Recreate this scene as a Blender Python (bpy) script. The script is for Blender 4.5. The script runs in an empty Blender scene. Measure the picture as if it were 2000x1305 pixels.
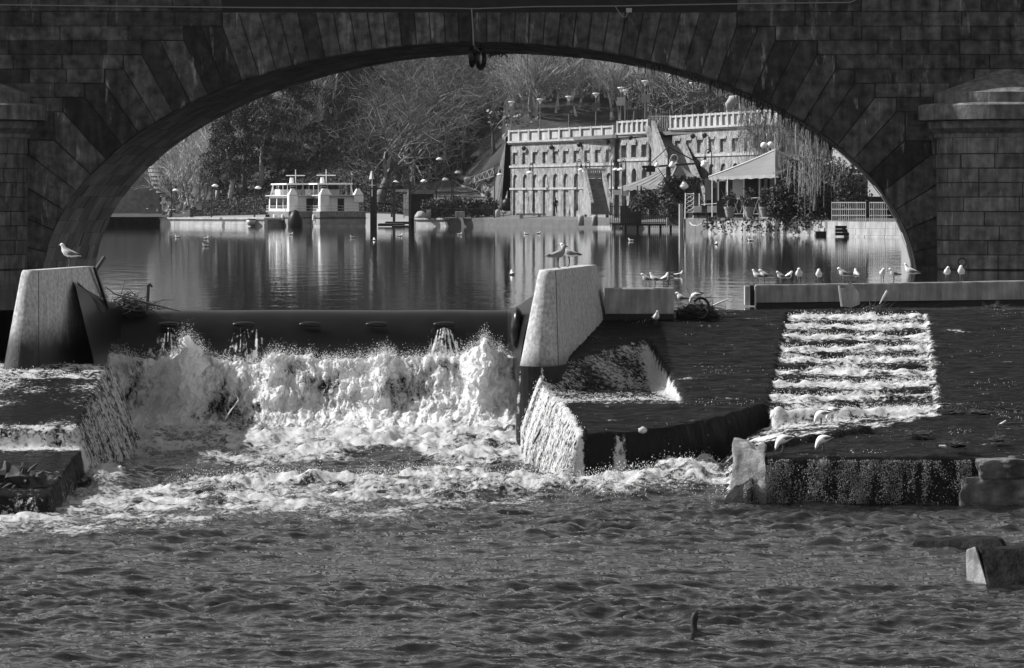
import bpy, math, random
import numpy as np
sc = bpy.context.scene
COL = sc.collection
# ---------------------------------------------------------------- camera
F, CX, HY, CZ = 7000.0, 1000.0, 399.0, 2.75     # focal length in photo pixels, principal column, horizon row, eye height
cam_d = bpy.data.cameras.new('camera')
cam_d.sensor_width = 36; cam_d.lens = F * 36 / 2000; cam_d.shift_y = (HY - 652.5) / 2000
cam_d.clip_start = 1; cam_d.clip_end = 4000
cam = bpy.data.objects.new('camera', cam_d); COL.objects.link(cam)
cam.location = (0, 0, CZ); cam.rotation_euler = (math.radians(90), 0, 0)
sc.camera = cam
# ---------------------------------------------------------------- sky and sun (black and white photograph: neutral light)
SUN_EL, SUN_BACK = 39.0, 14.0                    # elevation, degrees the sun stands behind the bridge's face (it shines from screen left)
el, ba = math.radians(SUN_EL), math.radians(SUN_BACK)
to_sun = (-math.cos(el) * math.cos(ba), math.cos(el) * math.sin(ba), math.sin(el))
W = bpy.data.worlds.new('World'); sc.world = W; W.use_nodes = True
nt = W.node_tree; nt.nodes.clear()
sky = nt.nodes.new('ShaderNodeTexSky'); sky.sky_type = 'NISHITA'; sky.sun_disc = False
sky.sun_elevation = el; sky.sun_rotation = math.atan2(to_sun[0], to_sun[1])
bw = nt.nodes.new('ShaderNodeRGBToBW'); bg = nt.nodes.new('ShaderNodeBackground'); wo = nt.nodes.new('ShaderNodeOutputWorld')
nt.links.new(sky.outputs[0], bw.inputs[0]); nt.links.new(bw.outputs[0], bg.inputs[0]); nt.links.new(bg.outputs[0], wo.inputs[0])
bg.inputs[1].default_value = 0.125
sl = bpy.data.lights.new('sun', 'SUN'); sl.energy = 5.0; sl.angle = math.radians(0.5)
so = bpy.data.objects.new('sun', sl); COL.objects.link(so)
from mathutils import Vector
so.rotation_euler = Vector(to_sun).to_track_quat('Z', 'Y').to_euler(); so.location = (-40, 60, 40)
sc.view_settings.view_transform = 'Standard'; sc.view_settings.look = 'None'
sc.view_settings.exposure = 0.45; sc.view_settings.gamma = 1
sc.cycles.max_bounces = 6; sc.cycles.transparent_max_bounces = 6
HAZE = 0.00003
sc.cycles.caustics_reflective = False; sc.cycles.caustics_refractive = False

# ---------------------------------------------------------------- helpers
random.seed(7); RNG = np.random.default_rng(11)
def P(px, py, d): return np.array(((px - CX) * d / F, d, CZ - (py - HY) * d / F))   # where photo pixel px,py lies at distance d
def X(px, d): return (px - CX) * d / F
def Z(py, d): return CZ - (py - HY) * d / F
def D(py, z): return (CZ - z) * F / (py - HY)
ORG = {}
_perm = np.random.default_rng(5).permutation(256); _perm = np.concatenate([_perm, _perm, _perm])
_grad = np.random.default_rng(6).normal(size=(256, 3)); _grad /= np.linalg.norm(_grad, axis=1)[:, None]
def pn(x, y, z):
    x, y, z = np.broadcast_arrays(np.asarray(x, float), np.asarray(y, float), np.asarray(z, float))
    xi, yi, zi = np.floor(x).astype(int), np.floor(y).astype(int), np.floor(z).astype(int)
    xf, yf, zf = x - xi, y - yi, z - zi
    u, v, w = (t * t * t * (t * (t * 6 - 15) + 10) for t in (xf, yf, zf))
    def g(a, b, c):
        h = _perm[_perm[_perm[(xi + a) & 255] + ((yi + b) & 255)] + ((zi + c) & 255)]
        G = _grad[h]
        return G[..., 0] * (xf - a) + G[..., 1] * (yf - b) + G[..., 2] * (zf - c)
    l = lambda a, b, t: a + t * (b - a)
    return l(l(l(g(0,0,0), g(1,0,0), u), l(g(0,1,0), g(1,1,0), u), v), l(l(g(0,0,1), g(1,0,1), u), l(g(0,1,1), g(1,1,1), u), v), w) * 1.6
def fbm(x, y, z, o=4, g=.5, ridged=False):
    s = 0; a = 1; f = 1
    for i in range(o):
        n = pn(x * f + 17.3 * i, y * f + 5.1 * i, z * f)
        s = s + a * ((1 - 2 * np.abs(n)) if ridged else n); a *= g; f *= 2.03
    return s
def sst(a, b, x):
    t = np.clip((np.asarray(x, float) - a) / (b - a), 0, 1); return t * t * (3 - 2 * t)
def interp(x, pts): return np.interp(x, [p[0] for p in pts], [p[1] for p in pts])

def link(o, parent=None):
    COL.objects.link(o)
    if parent is not None: o.parent = parent
    return o
def tag(o, label=None, cat=None, group=None, kind=None):
    if label: o['label'] = label
    if cat: o['category'] = cat
    if group: o['group'] = group
    if kind: o['kind'] = kind
    return o
def thing(name, loc, label, cat, group=None, rz=0):
    o = bpy.data.objects.new(name, None); o.location = tuple(float(c) for c in loc); o.rotation_euler = (0, 0, rz)
    o.empty_display_size = .2; ORG[o.name] = np.array(loc, float)
    return tag(link(o), label, cat, group)
def np_mesh(name, V, Q, mat, parent=None, smooth=True, attrs=None, origin=None):
    """one mesh object from arrays in world coordinates; Q is (n,3) or (n,4), or a list of such arrays"""
    V = np.asarray(V, float).reshape(-1, 3)
    if not isinstance(Q, list): Q = [Q]
    org = ORG[parent.name] if parent is not None else (np.array(origin, float) if origin is not None else np.array((0., 0, 0)))
    me = bpy.data.meshes.new(name)
    me.vertices.add(len(V)); me.vertices.foreach_set('co', (V - org).astype(np.float32).ravel())
    ls = [np.full(len(q), q.shape[1]) for q in Q]
    tot = np.concatenate(ls); idx = np.concatenate([np.asarray(q).ravel() for q in Q])
    me.loops.add(len(idx)); me.loops.foreach_set('vertex_index', idx.astype(np.int32))
    me.polygons.add(len(tot)); me.polygons.foreach_set('loop_start', np.concatenate([[0], np.cumsum(tot)[:-1]]).astype(np.int32))
    me.polygons.foreach_set('use_smooth', np.full(len(tot), bool(smooth)))
    me.update(calc_edges=True); me.validate()
    for k, a in (attrs or {}).items():
        at = me.attributes.new(k, 'FLOAT', 'POINT'); at.data.foreach_set('value', np.asarray(a, np.float32).ravel())
    me.materials.append(mat)
    o = bpy.data.objects.new(name, me)
    if parent is None: o.location = tuple(org)
    ORG[o.name] = org
    return link(o, parent)
def grid_quads(n, m):
    i = np.arange(n * m).reshape(n, m)
    return np.stack([i[:-1, :-1].ravel(), i[:-1, 1:].ravel(), i[1:, 1:].ravel(), i[1:, :-1].ravel()], 1)
class MB:
    def __init__(s): s.v = []; s.f = []
    def add(s, vs, fs):
        o = len(s.v); s.v += [tuple(float(c) for c in v) for v in vs]; s.f += [tuple(o + i for i in f) for f in fs]; return s
    def hexa(s, p):      # p: 4 bottom (ccw) + 4 top
        return s.add(p, [(3,2,1,0), (4,5,6,7), (0,1,5,4), (1,2,6,5), (2,3,7,6), (3,0,4,7)])
    def box(s, a, b):
        x0, x1 = sorted((a[0], b[0])); y0, y1 = sorted((a[1], b[1])); z0, z1 = sorted((a[2], b[2]))
        return s.hexa([(x0,y0,z0),(x1,y0,z0),(x1,y1,z0),(x0,y1,z0),(x0,y0,z1),(x1,y0,z1),(x1,y1,z1),(x0,y1,z1)])
    def pbox(s, x0, y0, x1, y1, d, t):  # front face on photo pixels at distance d, t metres deep away from the eye
        return s.box(P(x0, y0, d), P(x1, y1, d) + np.array((0, t, 0)))
    def obox(s, c, ax, ay, az):         # centre and three half-axis vectors
        c, ax, ay, az = (np.array(t, float) for t in (c, ax, ay, az))
        return s.hexa([c-ax-ay-az, c+ax-ay-az, c+ax+ay-az, c-ax+ay-az, c-ax-ay+az, c+ax-ay+az, c+ax+ay+az, c-ax+ay+az])
    def prism(s, poly, off):
        n = len(poly); off = np.array(off, float); a = [np.array(p, float) for p in poly]
        return s.add(a + [p + off for p in a], [tuple(range(n))[::-1], tuple(range(n, 2*n))] + [(i, (i+1) % n, n + (i+1) % n, n + i) for i in range(n)])
    def tube(s, pts, r, n=6, cap=True):
        pts = [np.array(p, float) for p in pts]; k = len(pts)
        rr = [r] * k if np.isscalar(r) else list(r); ring = []; vs = []
        up = np.array((.13, .31, .94))
        for i, p in enumerate(pts):
            t = pts[min(i+1, k-1)] - pts[max(i-1, 0)]; t = t / (np.linalg.norm(t) + 1e-9)
            a = np.cross(t, up)
            if np.linalg.norm(a) < .05: a = np.cross(t, (1, 0, 0))
            a /= np.linalg.norm(a); b = np.cross(t, a); up = np.cross(a, t) if False else up
            for j in range(n):
                q = 2 * math.pi * j / n; vs.append(p + rr[i] * (a * math.cos(q) + b * math.sin(q)))
        fs = [(i*n + j, i*n + (j+1) % n, (i+1)*n + (j+1) % n, (i+1)*n + j) for i in range(k-1) for j in range(n)]
        if cap: fs += [tuple(range(n))[::-1], tuple((k-1)*n + j for j in range(n))]
        return s.add(vs, fs)
    def lathe(s, prof, c, n=12, a0=0, a1=2*math.pi, sx=1, sy=1):
        full = abs(a1 - a0 - 2*math.pi) < 1e-6; m = n if full else n + 1; vs = []
        for r, z in prof:
            for j in range(m):
                q = a0 + (a1 - a0) * j / n; vs.append((c[0] + sx*r*math.cos(q), c[1] + sy*r*math.sin(q), c[2] + z))
        k = len(prof)
        fs = [(i*m + j, i*m + (j+1) % m, (i+1)*m + (j+1) % m, (i+1)*m + j) for i in range(k-1) for j in range(m if full else m-1)]
        if full: fs += [tuple(range(m))[::-1], tuple((k-1)*m + j for j in range(m))]
        return s.add(vs, fs)
    def blob(s, c, r, n=8, m=6, noise=.25, seed=0, sc3=(1, 1, 1)):
        vs = []; c = np.array(c, float)
        for i in range(m + 1):
            th = math.pi * i / m
            for j in range(n):
                ph = 2 * math.pi * j / n
                u = np.array((math.sin(th)*math.cos(ph), math.sin(th)*math.sin(ph), math.cos(th)))
                k = 1 + noise * float(pn(u[0]*1.7 + seed*3.1, u[1]*1.7 + seed, u[2]*1.7)); vs.append(c + u * k * r * np.array(sc3))
        return s.add(vs, [(i*n + j, i*n + (j+1) % n, (i+1)*n + (j+1) % n, (i+1)*n + j) for i in range(m) for j in range(n)])
    def build(s, name, mat, parent=None, smooth=False, origin=None, bevel=0):
        V = np.array(s.v)
        if parent is None and origin is None:
            lo, hi = V.min(0), V.max(0); origin = ((lo[0]+hi[0])/2, (lo[1]+hi[1])/2, lo[2])
        org = ORG[parent.name] if parent is not None else np.array(origin, float)
        me = bpy.data.meshes.new(name); me.from_pydata([tuple(v - org) for v in V], [], s.f); me.update()
        if smooth: me.polygons.foreach_set('use_smooth', [True] * len(me.polygons))
        me.materials.append(mat)
        o = bpy.data.objects.new(name, me)
        if parent is None: o.location = tuple(org)
        ORG[o.name] = org
        link(o, parent)
        if bevel:
            b = o.modifiers.new('bevel', 'BEVEL'); b.width = bevel; b.segments = 2; b.limit_method = 'ANGLE'
        return o
def segs_np(S, n=3):
    """tapered prisms for an array of segments (p0 p1 r0 r1) -> verts, quads"""
    S = np.asarray(S, float); p0, p1, r0, r1 = S[:, :3], S[:, 3:6], S[:, 6], S[:, 7]
    t = p1 - p0; t /= (np.linalg.norm(t, axis=1)[:, None] + 1e-9)
    ref = np.where(np.abs(t[:, 2:3]) > .9, np.array([[1., 0, 0]]), np.array([[0., 0, 1]]))
    a = np.cross(t, ref); a /= np.linalg.norm(a, axis=1)[:, None]; b = np.cross(t, a)
    V = np.zeros((len(S), 2 * n, 3))
    for j in range(n):
        q = 2 * math.pi * j / n; u = a * math.cos(q) + b * math.sin(q)
        V[:, j] = p0 + u * r0[:, None]; V[:, n + j] = p1 + u * r1[:, None]
    base = (np.arange(len(S)) * 2 * n)[:, None]
    Q = np.concatenate([base + np.array([[j, (j+1) % n, n + (j+1) % n, n + j]]) for j in range(n)])
    return V.reshape(-1, 3), Q

class Wall:
    def __init__(s, a, b): s.o = np.array((a[0], a[1], 0.)); v = np.array((b[0], b[1], 0.)) - s.o; s.L = np.linalg.norm(v); s.e = v / s.L; s.n = np.array((s.e[1], -s.e[0], 0)) * 1.0; s.n = s.n if s.n[0] < 0 else -s.n
    def p(s, u, o, z): return s.o + s.e * u + s.n * o + np.array((0, 0, z))
    def box(s, mb, u0, u1, o0, o1, z0, z1): return mb.hexa([s.p(u0,o1,z0), s.p(u1,o1,z0), s.p(u1,o0,z0), s.p(u0,o0,z0), s.p(u0,o1,z1), s.p(u1,o1,z1), s.p(u1,o0,z1), s.p(u0,o0,z1)])
    def arch(s, mb, u0, u1, zs, zt, o0, o1):       # block over an arched opening: springing zs, top zt
        c, r = (u0 + u1) / 2, (u1 - u0) / 2; q = np.linspace(math.pi, 0, 9)
        poly = [s.p(c + r * math.cos(t), o1, zs + r * .9 * math.sin(t)) for t in q] + [s.p(u1, o1, zt), s.p(u0, o1, zt)]
        n = len(poly)
        # split into quads so the concave outline triangulates cleanly
        for i in range(8):
            a, b = poly[i], poly[i + 1]; ta, tb = a.copy(), b.copy(); ta[2] = tb[2] = zt; dv = s.n * (o0 - o1)
            mb.hexa([a, b, b + dv, a + dv, ta, tb, tb + dv, ta + dv])
# ---------------------------------------------------------------- materials (all neutral greys: the photograph is black and white)
MATS = {}
def mat(name, base, rough=.75, var=.25, scale=1.5, bump=0.0, bscale=12, streak=0.0, sscale=2.0, island=0.0, spec=.4, light=0.0, stretch=(1, 1, 1), metal=0.0, trans=0.0):
    if name in MATS: return MATS[name]
    m = bpy.data.materials.new(name); m.use_nodes = True; t = m.node_tree; N, L = t.nodes, t.links
    b = N['Principled BSDF']; b.inputs['Roughness'].default_value = rough; b.inputs['Metallic'].default_value = metal
    b.inputs['Specular IOR Level'].default_value = spec
    tc = N.new('ShaderNodeTexCoord'); mp = N.new('ShaderNodeMapping'); L.new(tc.outputs['Object'], mp.inputs[0]); mp.inputs['Scale'].default_value = stretch
    def noise(sc_, det=5, vec=None, r=.55):
        n = N.new('ShaderNodeTexNoise'); n.inputs['Scale'].default_value = sc_; n.inputs['Detail'].default_value = det; n.inputs['Roughness'].default_value = r
        L.new((vec or mp).outputs[0], n.inputs['Vector']); return n
    def rng(src, a, b_, c, d):
        r = N.new('ShaderNodeMapRange'); L.new(src, r.inputs[0])
        for i, v in enumerate((a, b_, c, d)): r.inputs[i + 1].default_value = v
        return r.outputs[0]
    def math_(op, a, b_):
        n = N.new('ShaderNodeMath'); n.operation = op
        for i, v in enumerate((a, b_)):
            if isinstance(v, (int, float)): n.inputs[i].default_value = v
            else: L.new(v, n.inputs[i])
        return n.outputs[0]
    val = rng(noise(scale).outputs[0], .3, .7, base * (1 - var), base * (1 + var))
    if island:
        g = N.new('ShaderNodeNewGeometry'); val = math_('MULTIPLY', val, rng(g.outputs['Random Per Island'], 0, 1, 1 - island, 1 + island))
    if streak:
        m2 = N.new('ShaderNodeMapping'); L.new(tc.outputs['Object'], m2.inputs[0]); m2.inputs['Scale'].default_value = (1, 1, .12)
        val = math_('MULTIPLY', val, rng(noise(sscale, 6, m2).outputs[0], .35, .65, 1 - streak, 1 + streak * .5))
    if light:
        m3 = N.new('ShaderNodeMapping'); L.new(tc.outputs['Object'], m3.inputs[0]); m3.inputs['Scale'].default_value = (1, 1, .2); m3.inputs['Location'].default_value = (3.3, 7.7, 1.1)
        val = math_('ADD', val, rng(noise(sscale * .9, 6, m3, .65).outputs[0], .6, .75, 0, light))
    cc = N.new('ShaderNodeCombineColor')
    for i in range(3): L.new(val, cc.inputs[i])
    L.new(cc.outputs[0], b.inputs['Base Color'])
    if bump:
        bn = N.new('ShaderNodeBump'); bn.inputs['Strength'].default_value = .8; bn.inputs['Distance'].default_value = bump
        L.new(noise(bscale, 6, None, .65).outputs[0], bn.inputs['Height']); L.new(bn.outputs[0], b.inputs['Normal'])
    if trans:
        tr = N.new('ShaderNodeBsdfTranslucent'); L.new(cc.outputs[0], tr.inputs[0]); mx = N.new('ShaderNodeMixShader'); mx.inputs[0].default_value = trans
        L.new(b.outputs[0], mx.inputs[1]); L.new(tr.outputs[0], mx.inputs[2]); L.new(mx.outputs[0], N['Material Output'].inputs[0])
    MATS[name] = m; return m
def water_mat(name, base=.012, rough=.04, scale=(1, 1, 1), amp=.03, foam=False, wet=.0, froth_scale=9.0, fstretch=(1, 1, 1), alpha=False, foam_base=.8, spec=.5, dull=0.0):
    """dark water; with foam=True the 'foam' vertex value turns it into broken white froth"""
    if name in MATS: return MATS[name]
    m = bpy.data.materials.new(name); m.use_nodes = True; t = m.node_tree; N, L = t.nodes, t.links
    b = N['Principled BSDF']; b.inputs['IOR'].default_value = 1.33; b.inputs['Base Color'].default_value = (base, base, base, 1); b.inputs['Roughness'].default_value = rough
    b.inputs['Specular IOR Level'].default_value = spec
    tc = N.new('ShaderNodeTexCoord'); mp = N.new('ShaderNodeMapping'); L.new(tc.outputs['Object'], mp.inputs[0]); mp.inputs['Scale'].default_value = scale
    def noise(s, det, r=.55, dist=0):
        n = N.new('ShaderNodeTexNoise'); n.inputs['Scale'].default_value = s; n.inputs['Detail'].default_value = det; n.inputs['Roughness'].default_value = r; n.inputs['Distortion'].default_value = dist
        L.new(mp.outputs[0], n.inputs['Vector']); return n.outputs[0]
    bn = N.new('ShaderNodeBump'); bn.inputs['Strength'].default_value = 1; bn.inputs['Distance'].default_value = amp
    L.new(noise(1, 5), bn.inputs['Height']); L.new(bn.outputs[0], b.inputs['Normal'])
    if foam:
        at = N.new('ShaderNodeAttribute'); at.attribute_name = 'foam'
        def mth(op, a, b_, clamp=False):
            n = N.new('ShaderNodeMath'); n.operation = op; n.use_clamp = clamp
            for i, v in enumerate((a, b_)):
                if isinstance(v, (int, float)): n.inputs[i].default_value = v
                else: L.new(v, n.inputs[i])
            return n.outputs[0]
        mp2 = N.new('ShaderNodeMapping'); L.new(tc.outputs['Object'], mp2.inputs[0]); mp2.inputs['Scale'].default_value = fstretch
        fN = N.new('ShaderNodeTexNoise'); fN.inputs['Scale'].default_value = froth_scale; fN.inputs['Detail'].default_value = 9; fN.inputs['Roughness'].default_value = .72; fN.inputs['Distortion'].default_value = .5
        L.new(mp2.outputs[0], fN.inputs['Vector']); fn = fN.outputs[0]
        k = mth('ADD', mth('MULTIPLY', at.outputs['Fac'], 1.3), mth('MULTIPLY', mth('SUBTRACT', fn, .5), 2.6))
        mr = N.new('ShaderNodeMapRange'); mr.interpolation_type = 'SMOOTHSTEP'; L.new(k, mr.inputs[0])
        for i, v in enumerate((.40, .85, 0, 1)): mr.inputs[i + 1].default_value = v
        fac = mr.outputs[0]
        mc = N.new('ShaderNodeMapRange'); L.new(fac, mc.inputs[0]); mc.inputs[3].default_value = base; mc.inputs[4].default_value = foam_base
        cc = N.new('ShaderNodeCombineColor')
        for i in range(3): L.new(mc.outputs[0], cc.inputs[i])
        L.new(cc.outputs[0], b.inputs['Base Color'])
        mr2 = N.new('ShaderNodeMapRange'); L.new(fac, mr2.inputs[0]); mr2.inputs[3].default_value = rough; mr2.inputs[4].default_value = .55
        L.new(mr2.outputs[0], b.inputs['Roughness'])
        b2 = N.new('ShaderNodeBump'); b2.inputs['Strength'].default_value = .9; b2.inputs['Distance'].default_value = .05
        L.new(mth('MULTIPLY', fn, fac), b2.inputs['Height']); L.new(bn.outputs[0], b2.inputs['Normal']); L.new(b2.outputs[0], b.inputs['Normal'])
        tr = N.new('ShaderNodeBsdfTranslucent'); tr.inputs[0].default_value = (.92, .92, .92, 1)
        mx = N.new('ShaderNodeMixShader'); L.new(mth('MULTIPLY', fac, .42), mx.inputs[0]); L.new(b.outputs[0], mx.inputs[1]); L.new(tr.outputs[0], mx.inputs[2])
        out = mx.outputs[0]
        if dull:
            df = N.new('ShaderNodeBsdfDiffuse'); L.new(cc.outputs[0], df.inputs[0]); m5 = N.new('ShaderNodeMixShader'); m5.inputs[0].default_value = dull; L.new(out, m5.inputs[1]); L.new(df.outputs[0], m5.inputs[2]); out = m5.outputs[0]
        if alpha:
            tp = N.new('ShaderNodeBsdfTransparent'); m4 = N.new('ShaderNodeMixShader')
            L.new(mth('MULTIPLY', fac, 1.0, True), m4.inputs[0]); L.new(tp.outputs[0], m4.inputs[1]); L.new(out, m4.inputs[2]); out = m4.outputs[0]
        L.new(out, N['Material Output'].inputs[0])
    MATS[name] = m; return m
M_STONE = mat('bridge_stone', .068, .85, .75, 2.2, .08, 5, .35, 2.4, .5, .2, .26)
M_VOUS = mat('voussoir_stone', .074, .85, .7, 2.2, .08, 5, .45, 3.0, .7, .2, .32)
M_JOINT = mat('bridge_joint', .02, .95, .3, 2)
M_SOFF = mat('soffit_stone', .19, .85, .35, .6, .02, 10, .2, 1.5, .3, .25)
M_CONC = mat('concrete', .42, .85, .22, 3, .006, 40, .28, 9, 0, .3)
M_WALLC = mat('wall_concrete', .30, .85, .25, 2, .006, 30, .3, 7, 0, .3)
M_BLACK = mat('wet_black', .010, .45, .4, 3, .01, 20, spec=.25)
M_RUBBER = mat('rubber', .010, .28, .3, 2, .002, 30, spec=.25)
M_IRON = mat('dark_iron', .03, .5, .2, 4)
M_WOOD = mat('dark_wood', .045, .8, .4, 3, .01, 20)
M_WHITE = mat('white_paint', .8, .5, .06, 2)
M_GLASS = mat('dark_glass', .02, .08, .2, 1)
# ---------------------------------------------------------------- river above the weir
UP = -1.37                                                     # bridge axis
M_UPW = water_mat('calm_water', .012, .03, (.8, .3, 1), .018)
V = []
cols = np.linspace(-110, 110, 60); rows = np.array([93.0, 100, 120, 160, 220, 300, 400, 520, 640])
Xg, Yg = np.meshgrid(cols, rows); Zg = np.zeros_like(Xg)
upper = np_mesh('river_water', np.stack([Xg, Yg, Zg], -1), grid_quads(*Xg.shape), M_UPW)
tag(upper, kind='structure')
riv = MB().box((-140, 12, -4.2), (140, 1000, -3.95)).build('riverbed_ground', M_BLACK, origin=(0, 0, -4)); tag(riv, kind='structure')

# ---------------------------------------------------------------- stone bridge
BD0, BD1 = 152.0, 163.2
S = F / BD0
A_, B_, ZC = 18.57, 10.34, -0.75
cx0, cx1 = -1.37, -0.44
NV = 59
def arc(t): return np.array((A_ * math.cos(t), B_ * math.sin(t)))      # t from pi (left springing) to 0
t0 = math.asin((0.0 - 0.3 - ZC) / B_)
# angles spaced by arc length
tt = np.linspace(math.pi - t0, t0, 4000); pts = np.stack([A_ * np.cos(tt), B_ * np.sin(tt)], 1)
sl_ = np.concatenate([[0], np.cumsum(np.linalg.norm(np.diff(pts, axis=0), axis=1))])
warp = np.cumsum(np.concatenate([[0], 1 + .75 * np.abs(np.linspace(-1, 1, NV)) ** 1.3])); warp /= warp[-1]
TV = np.interp(warp * sl_[-1], sl_, tt)
ROW = 0.605; Z00 = 0.02
def rowz(k): return Z00 + ROW * k
KTOP = 18
bridge = thing('stone_bridge', (cx0, BD0, 0), 'dark masonry arch bridge spanning the river above the weir', 'bridge')
fb = MB()                                                             # recessed backing so that joints read as grooves
outer_top = 12.6
N2 = 120
ta = np.linspace(math.pi - t0 * .3, t0 * .3, N2)
for i in range(N2 - 1):
    a, b = arc(ta[i]), arc(ta[i + 1])
    q = [(cx0 + a[0], a[1] + ZC), (cx0 + b[0], b[1] + ZC), (cx0 + b[0], outer_top), (cx0 + a[0], outer_top)]
    fb.add([(x, BD0 + .06, z) for x, z in q], [(0, 1, 2, 3)])
for s in (-1, 1):
    xi = cx0 + s * A_ * math.cos(t0 * .3)
    fb.add([(xi, BD0 + .06, -2), (xi + s * 32, BD0 + .06, -2), (xi + s * 32, BD0 + .06, outer_top), (xi, BD0 + .06, outer_top)], [(0, 1, 2, 3)])
fb.build('mortar_face', M_JOINT, bridge)
# voussoirs with stepped backs, then the coursed blocks that butt against them
vm = MB(); half = NV // 2 + 1
def radial(i):
    t = TV[i]; p = arc(t); n = np.array((math.cos(t) / A_, math.sin(t) / B_)); n /= np.linalg.norm(n)
    return p, n
Q = []
for i in range(NV + 1):
    p, n = radial(i); ih = min(i, NV - i)
    L0 = 3.0
    if n[1] < .12: Q.append(None); continue
    want = p[1] + ZC + n[1] * L0
    Q.append(min(math.floor((want - Z00) / ROW), KTOP))
XCL = A_ + 1.95
for i in range(NV + 1):
    p, n = radial(i)
    lim = (XCL - abs(p[0])) / max(1e-6, abs(n[0]))
    if Q[i] is not None:
        zq = min(rowz(Q[i]), 11.9); L = (zq - ZC - p[1]) / n[1]
        if 1.2 < L < lim: Q[i] = (p + n * L, Q[i]); continue
    Q[i] = (p + n * lim, None)
_hit = {-1: False, 1: False}; _lx = {-1: 0, 1: 0}
for i in sorted(range(NV + 1), key=lambda j: abs(j - NV / 2)):
    sd = -1 if i < NV / 2 else 1
    if Q[i][1] is None or abs(Q[i][0][0]) < _lx[sd]: _hit[sd] = True
    _lx[sd] = max(_lx[sd], abs(Q[i][0][0]))
    if _hit[sd]:
        p, n = radial(i); Q[i] = (p + n * (XCL - abs(p[0])) / max(1e-6, abs(n[0])), None)
def face_block(mb, poly, y0, dep, inset=.02, bev=.03):
    """a block with chamfered front edges, polygon in x,z"""
    c = np.mean(poly, 0); poly = np.array(poly); n = len(poly)
    def shrink(k):
        out = []
        for q in poly:
            v = c - q; l = np.linalg.norm(v); out.append(q + v / l * min(k, l * .4))
        return np.array(out)
    a, b = shrink(inset), shrink(inset + bev * 1.5)
    vs = [(x, y0 + dep, z) for x, z in a] + [(x, y0 + bev, z) for x, z in a] + [(x, y0, z) for x, z in b]
    fs = [(i, (i+1) % n, n + (i+1) % n, n + i) for i in range(n)] + [(n + i, n + (i+1) % n, 2*n + (i+1) % n, 2*n + i) for i in range(n)] + [tuple(2*n + i for i in range(n))]
    mb.add(vs, fs)
off = np.array((cx0, ZC))
steps = {}                                                           # row -> x limit, per side
for i in range(NV):
    p0, p1 = radial(i)[0] + off, radial(i + 1)[0] + off
    q0, q1 = Q[i], Q[i + 1]
    y0 = BD0 + random.uniform(-.035, .02)
    side = -1 if i < NV / 2 else 1
    if q0[1] is None or q1[1] is None:
        if q0[1] is None and q1[1] is None: face_block(vm, [p0, p1, q1[0] + off, q0[0] + off], y0, .1)
        elif q0[1] is None: face_block(vm, [p0, p1, q1[0] + off, np.array((q0[0][0] + off[0], q1[0][1] + off[1])), q0[0] + off], y0, .1)
        else: face_block(vm, [p0, p1, q1[0] + off, np.array((q1[0][0] + off[0], q0[0][1] + off[1])), q0[0] + off], y0, .1)
        continue
    a0, a1 = q0[0] + off, q1[0] + off
    if abs(q0[1] - q1[1]) < .01: poly = [p0, p1, a1, a0]
    elif side < 0: poly = [p0, p1, a1, np.array((a0[0], a1[1])), a0]
    else: poly = [p0, p1, a1, np.array((a1[0], a0[1])), a0]
    face_block(vm, poly, y0, .1, .032, .04)
for side in (-1, 1):
    for k in range(0, KTOP):
        zm = rowz(k) + ROW * .5; best = None
        for i in range(NV + 1):
            if Q[i][1] is None: continue
            if (i < NV / 2) != (side < 0): continue
            q, kk = Q[i]
            if kk <= k: best = q[0] if best is None else (max(best, q[0]) if side < 0 else min(best, q[0]))
        lim = (best if best is not None else side * (A_ + 1.95))
        steps[(side, k)] = cx0 + lim
vm.build('voussoir_ring', M_VOUS, bridge)
for side in (-1, 1):
    cm = MB()
    for k in range(-1, KTOP + 1):
        x = steps[(side, max(0, min(k, KTOP - 1)))]
        if x * side > (cx0 + side * XCL) * side or k < 1: x = cx0 + side * XCL
        end = side * 30
        while (end - x) * side > .2:
            w = random.uniform(1.2, 3.0); x2 = x + side * w
            if (end - x2) * side < .4: x2 = end
            z0, z1 = rowz(k), rowz(k + 1)
            if k == -1: z0 = -1.2
            y0 = BD0 + random.uniform(-.04, .02)
            if k == KTOP: z1 = 12.4
            face_block(cm, [(min(x, x2), z0), (max(x, x2), z0), (max(x, x2), z1), (min(x, x2), z1)], y0, .1)
            x = x2
    cm.build('coursed_blocks', M_STONE, bridge)
# barrel: rows of long stones, slightly skewed
sm = MB(); rs = random.Random(3)
NR = 74
tb = np.interp(np.linspace(0, 1, NR + 1) * sl_[-1], sl_, tt)
for i in range(NR):
    s = 0.0
    while s < 1:
        s2 = min(1, s + rs.uniform(.08, .2));
        if s2 > .93: s2 = 1
        dz = rs.uniform(-.012, .012); vs = []
        for t_, q in ((tb[i], s), (tb[i + 1], s), (tb[i + 1], s2), (tb[i], s2)):
            g = .004 if (t_, q) else 0
            a = arc(t_) * (1 + dz / 10); vs.append((cx0 + (cx1 - cx0) * q + a[0], BD0 + (BD1 - BD0) * q, ZC + a[1]))
        c = np.mean(vs, 0); vs = [np.array(v) + (c - np.array(v)) * .012 for v in vs]
        sm.add(vs, [(3, 2, 1, 0)]); s = s2
sm.build('barrel_vault', M_SOFF, bridge)
bm_ = MB()                                                          # body behind the barrel stones, deck and far face
tq = np.linspace(math.pi - t0 * .2, t0 * .2, 140)
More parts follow.
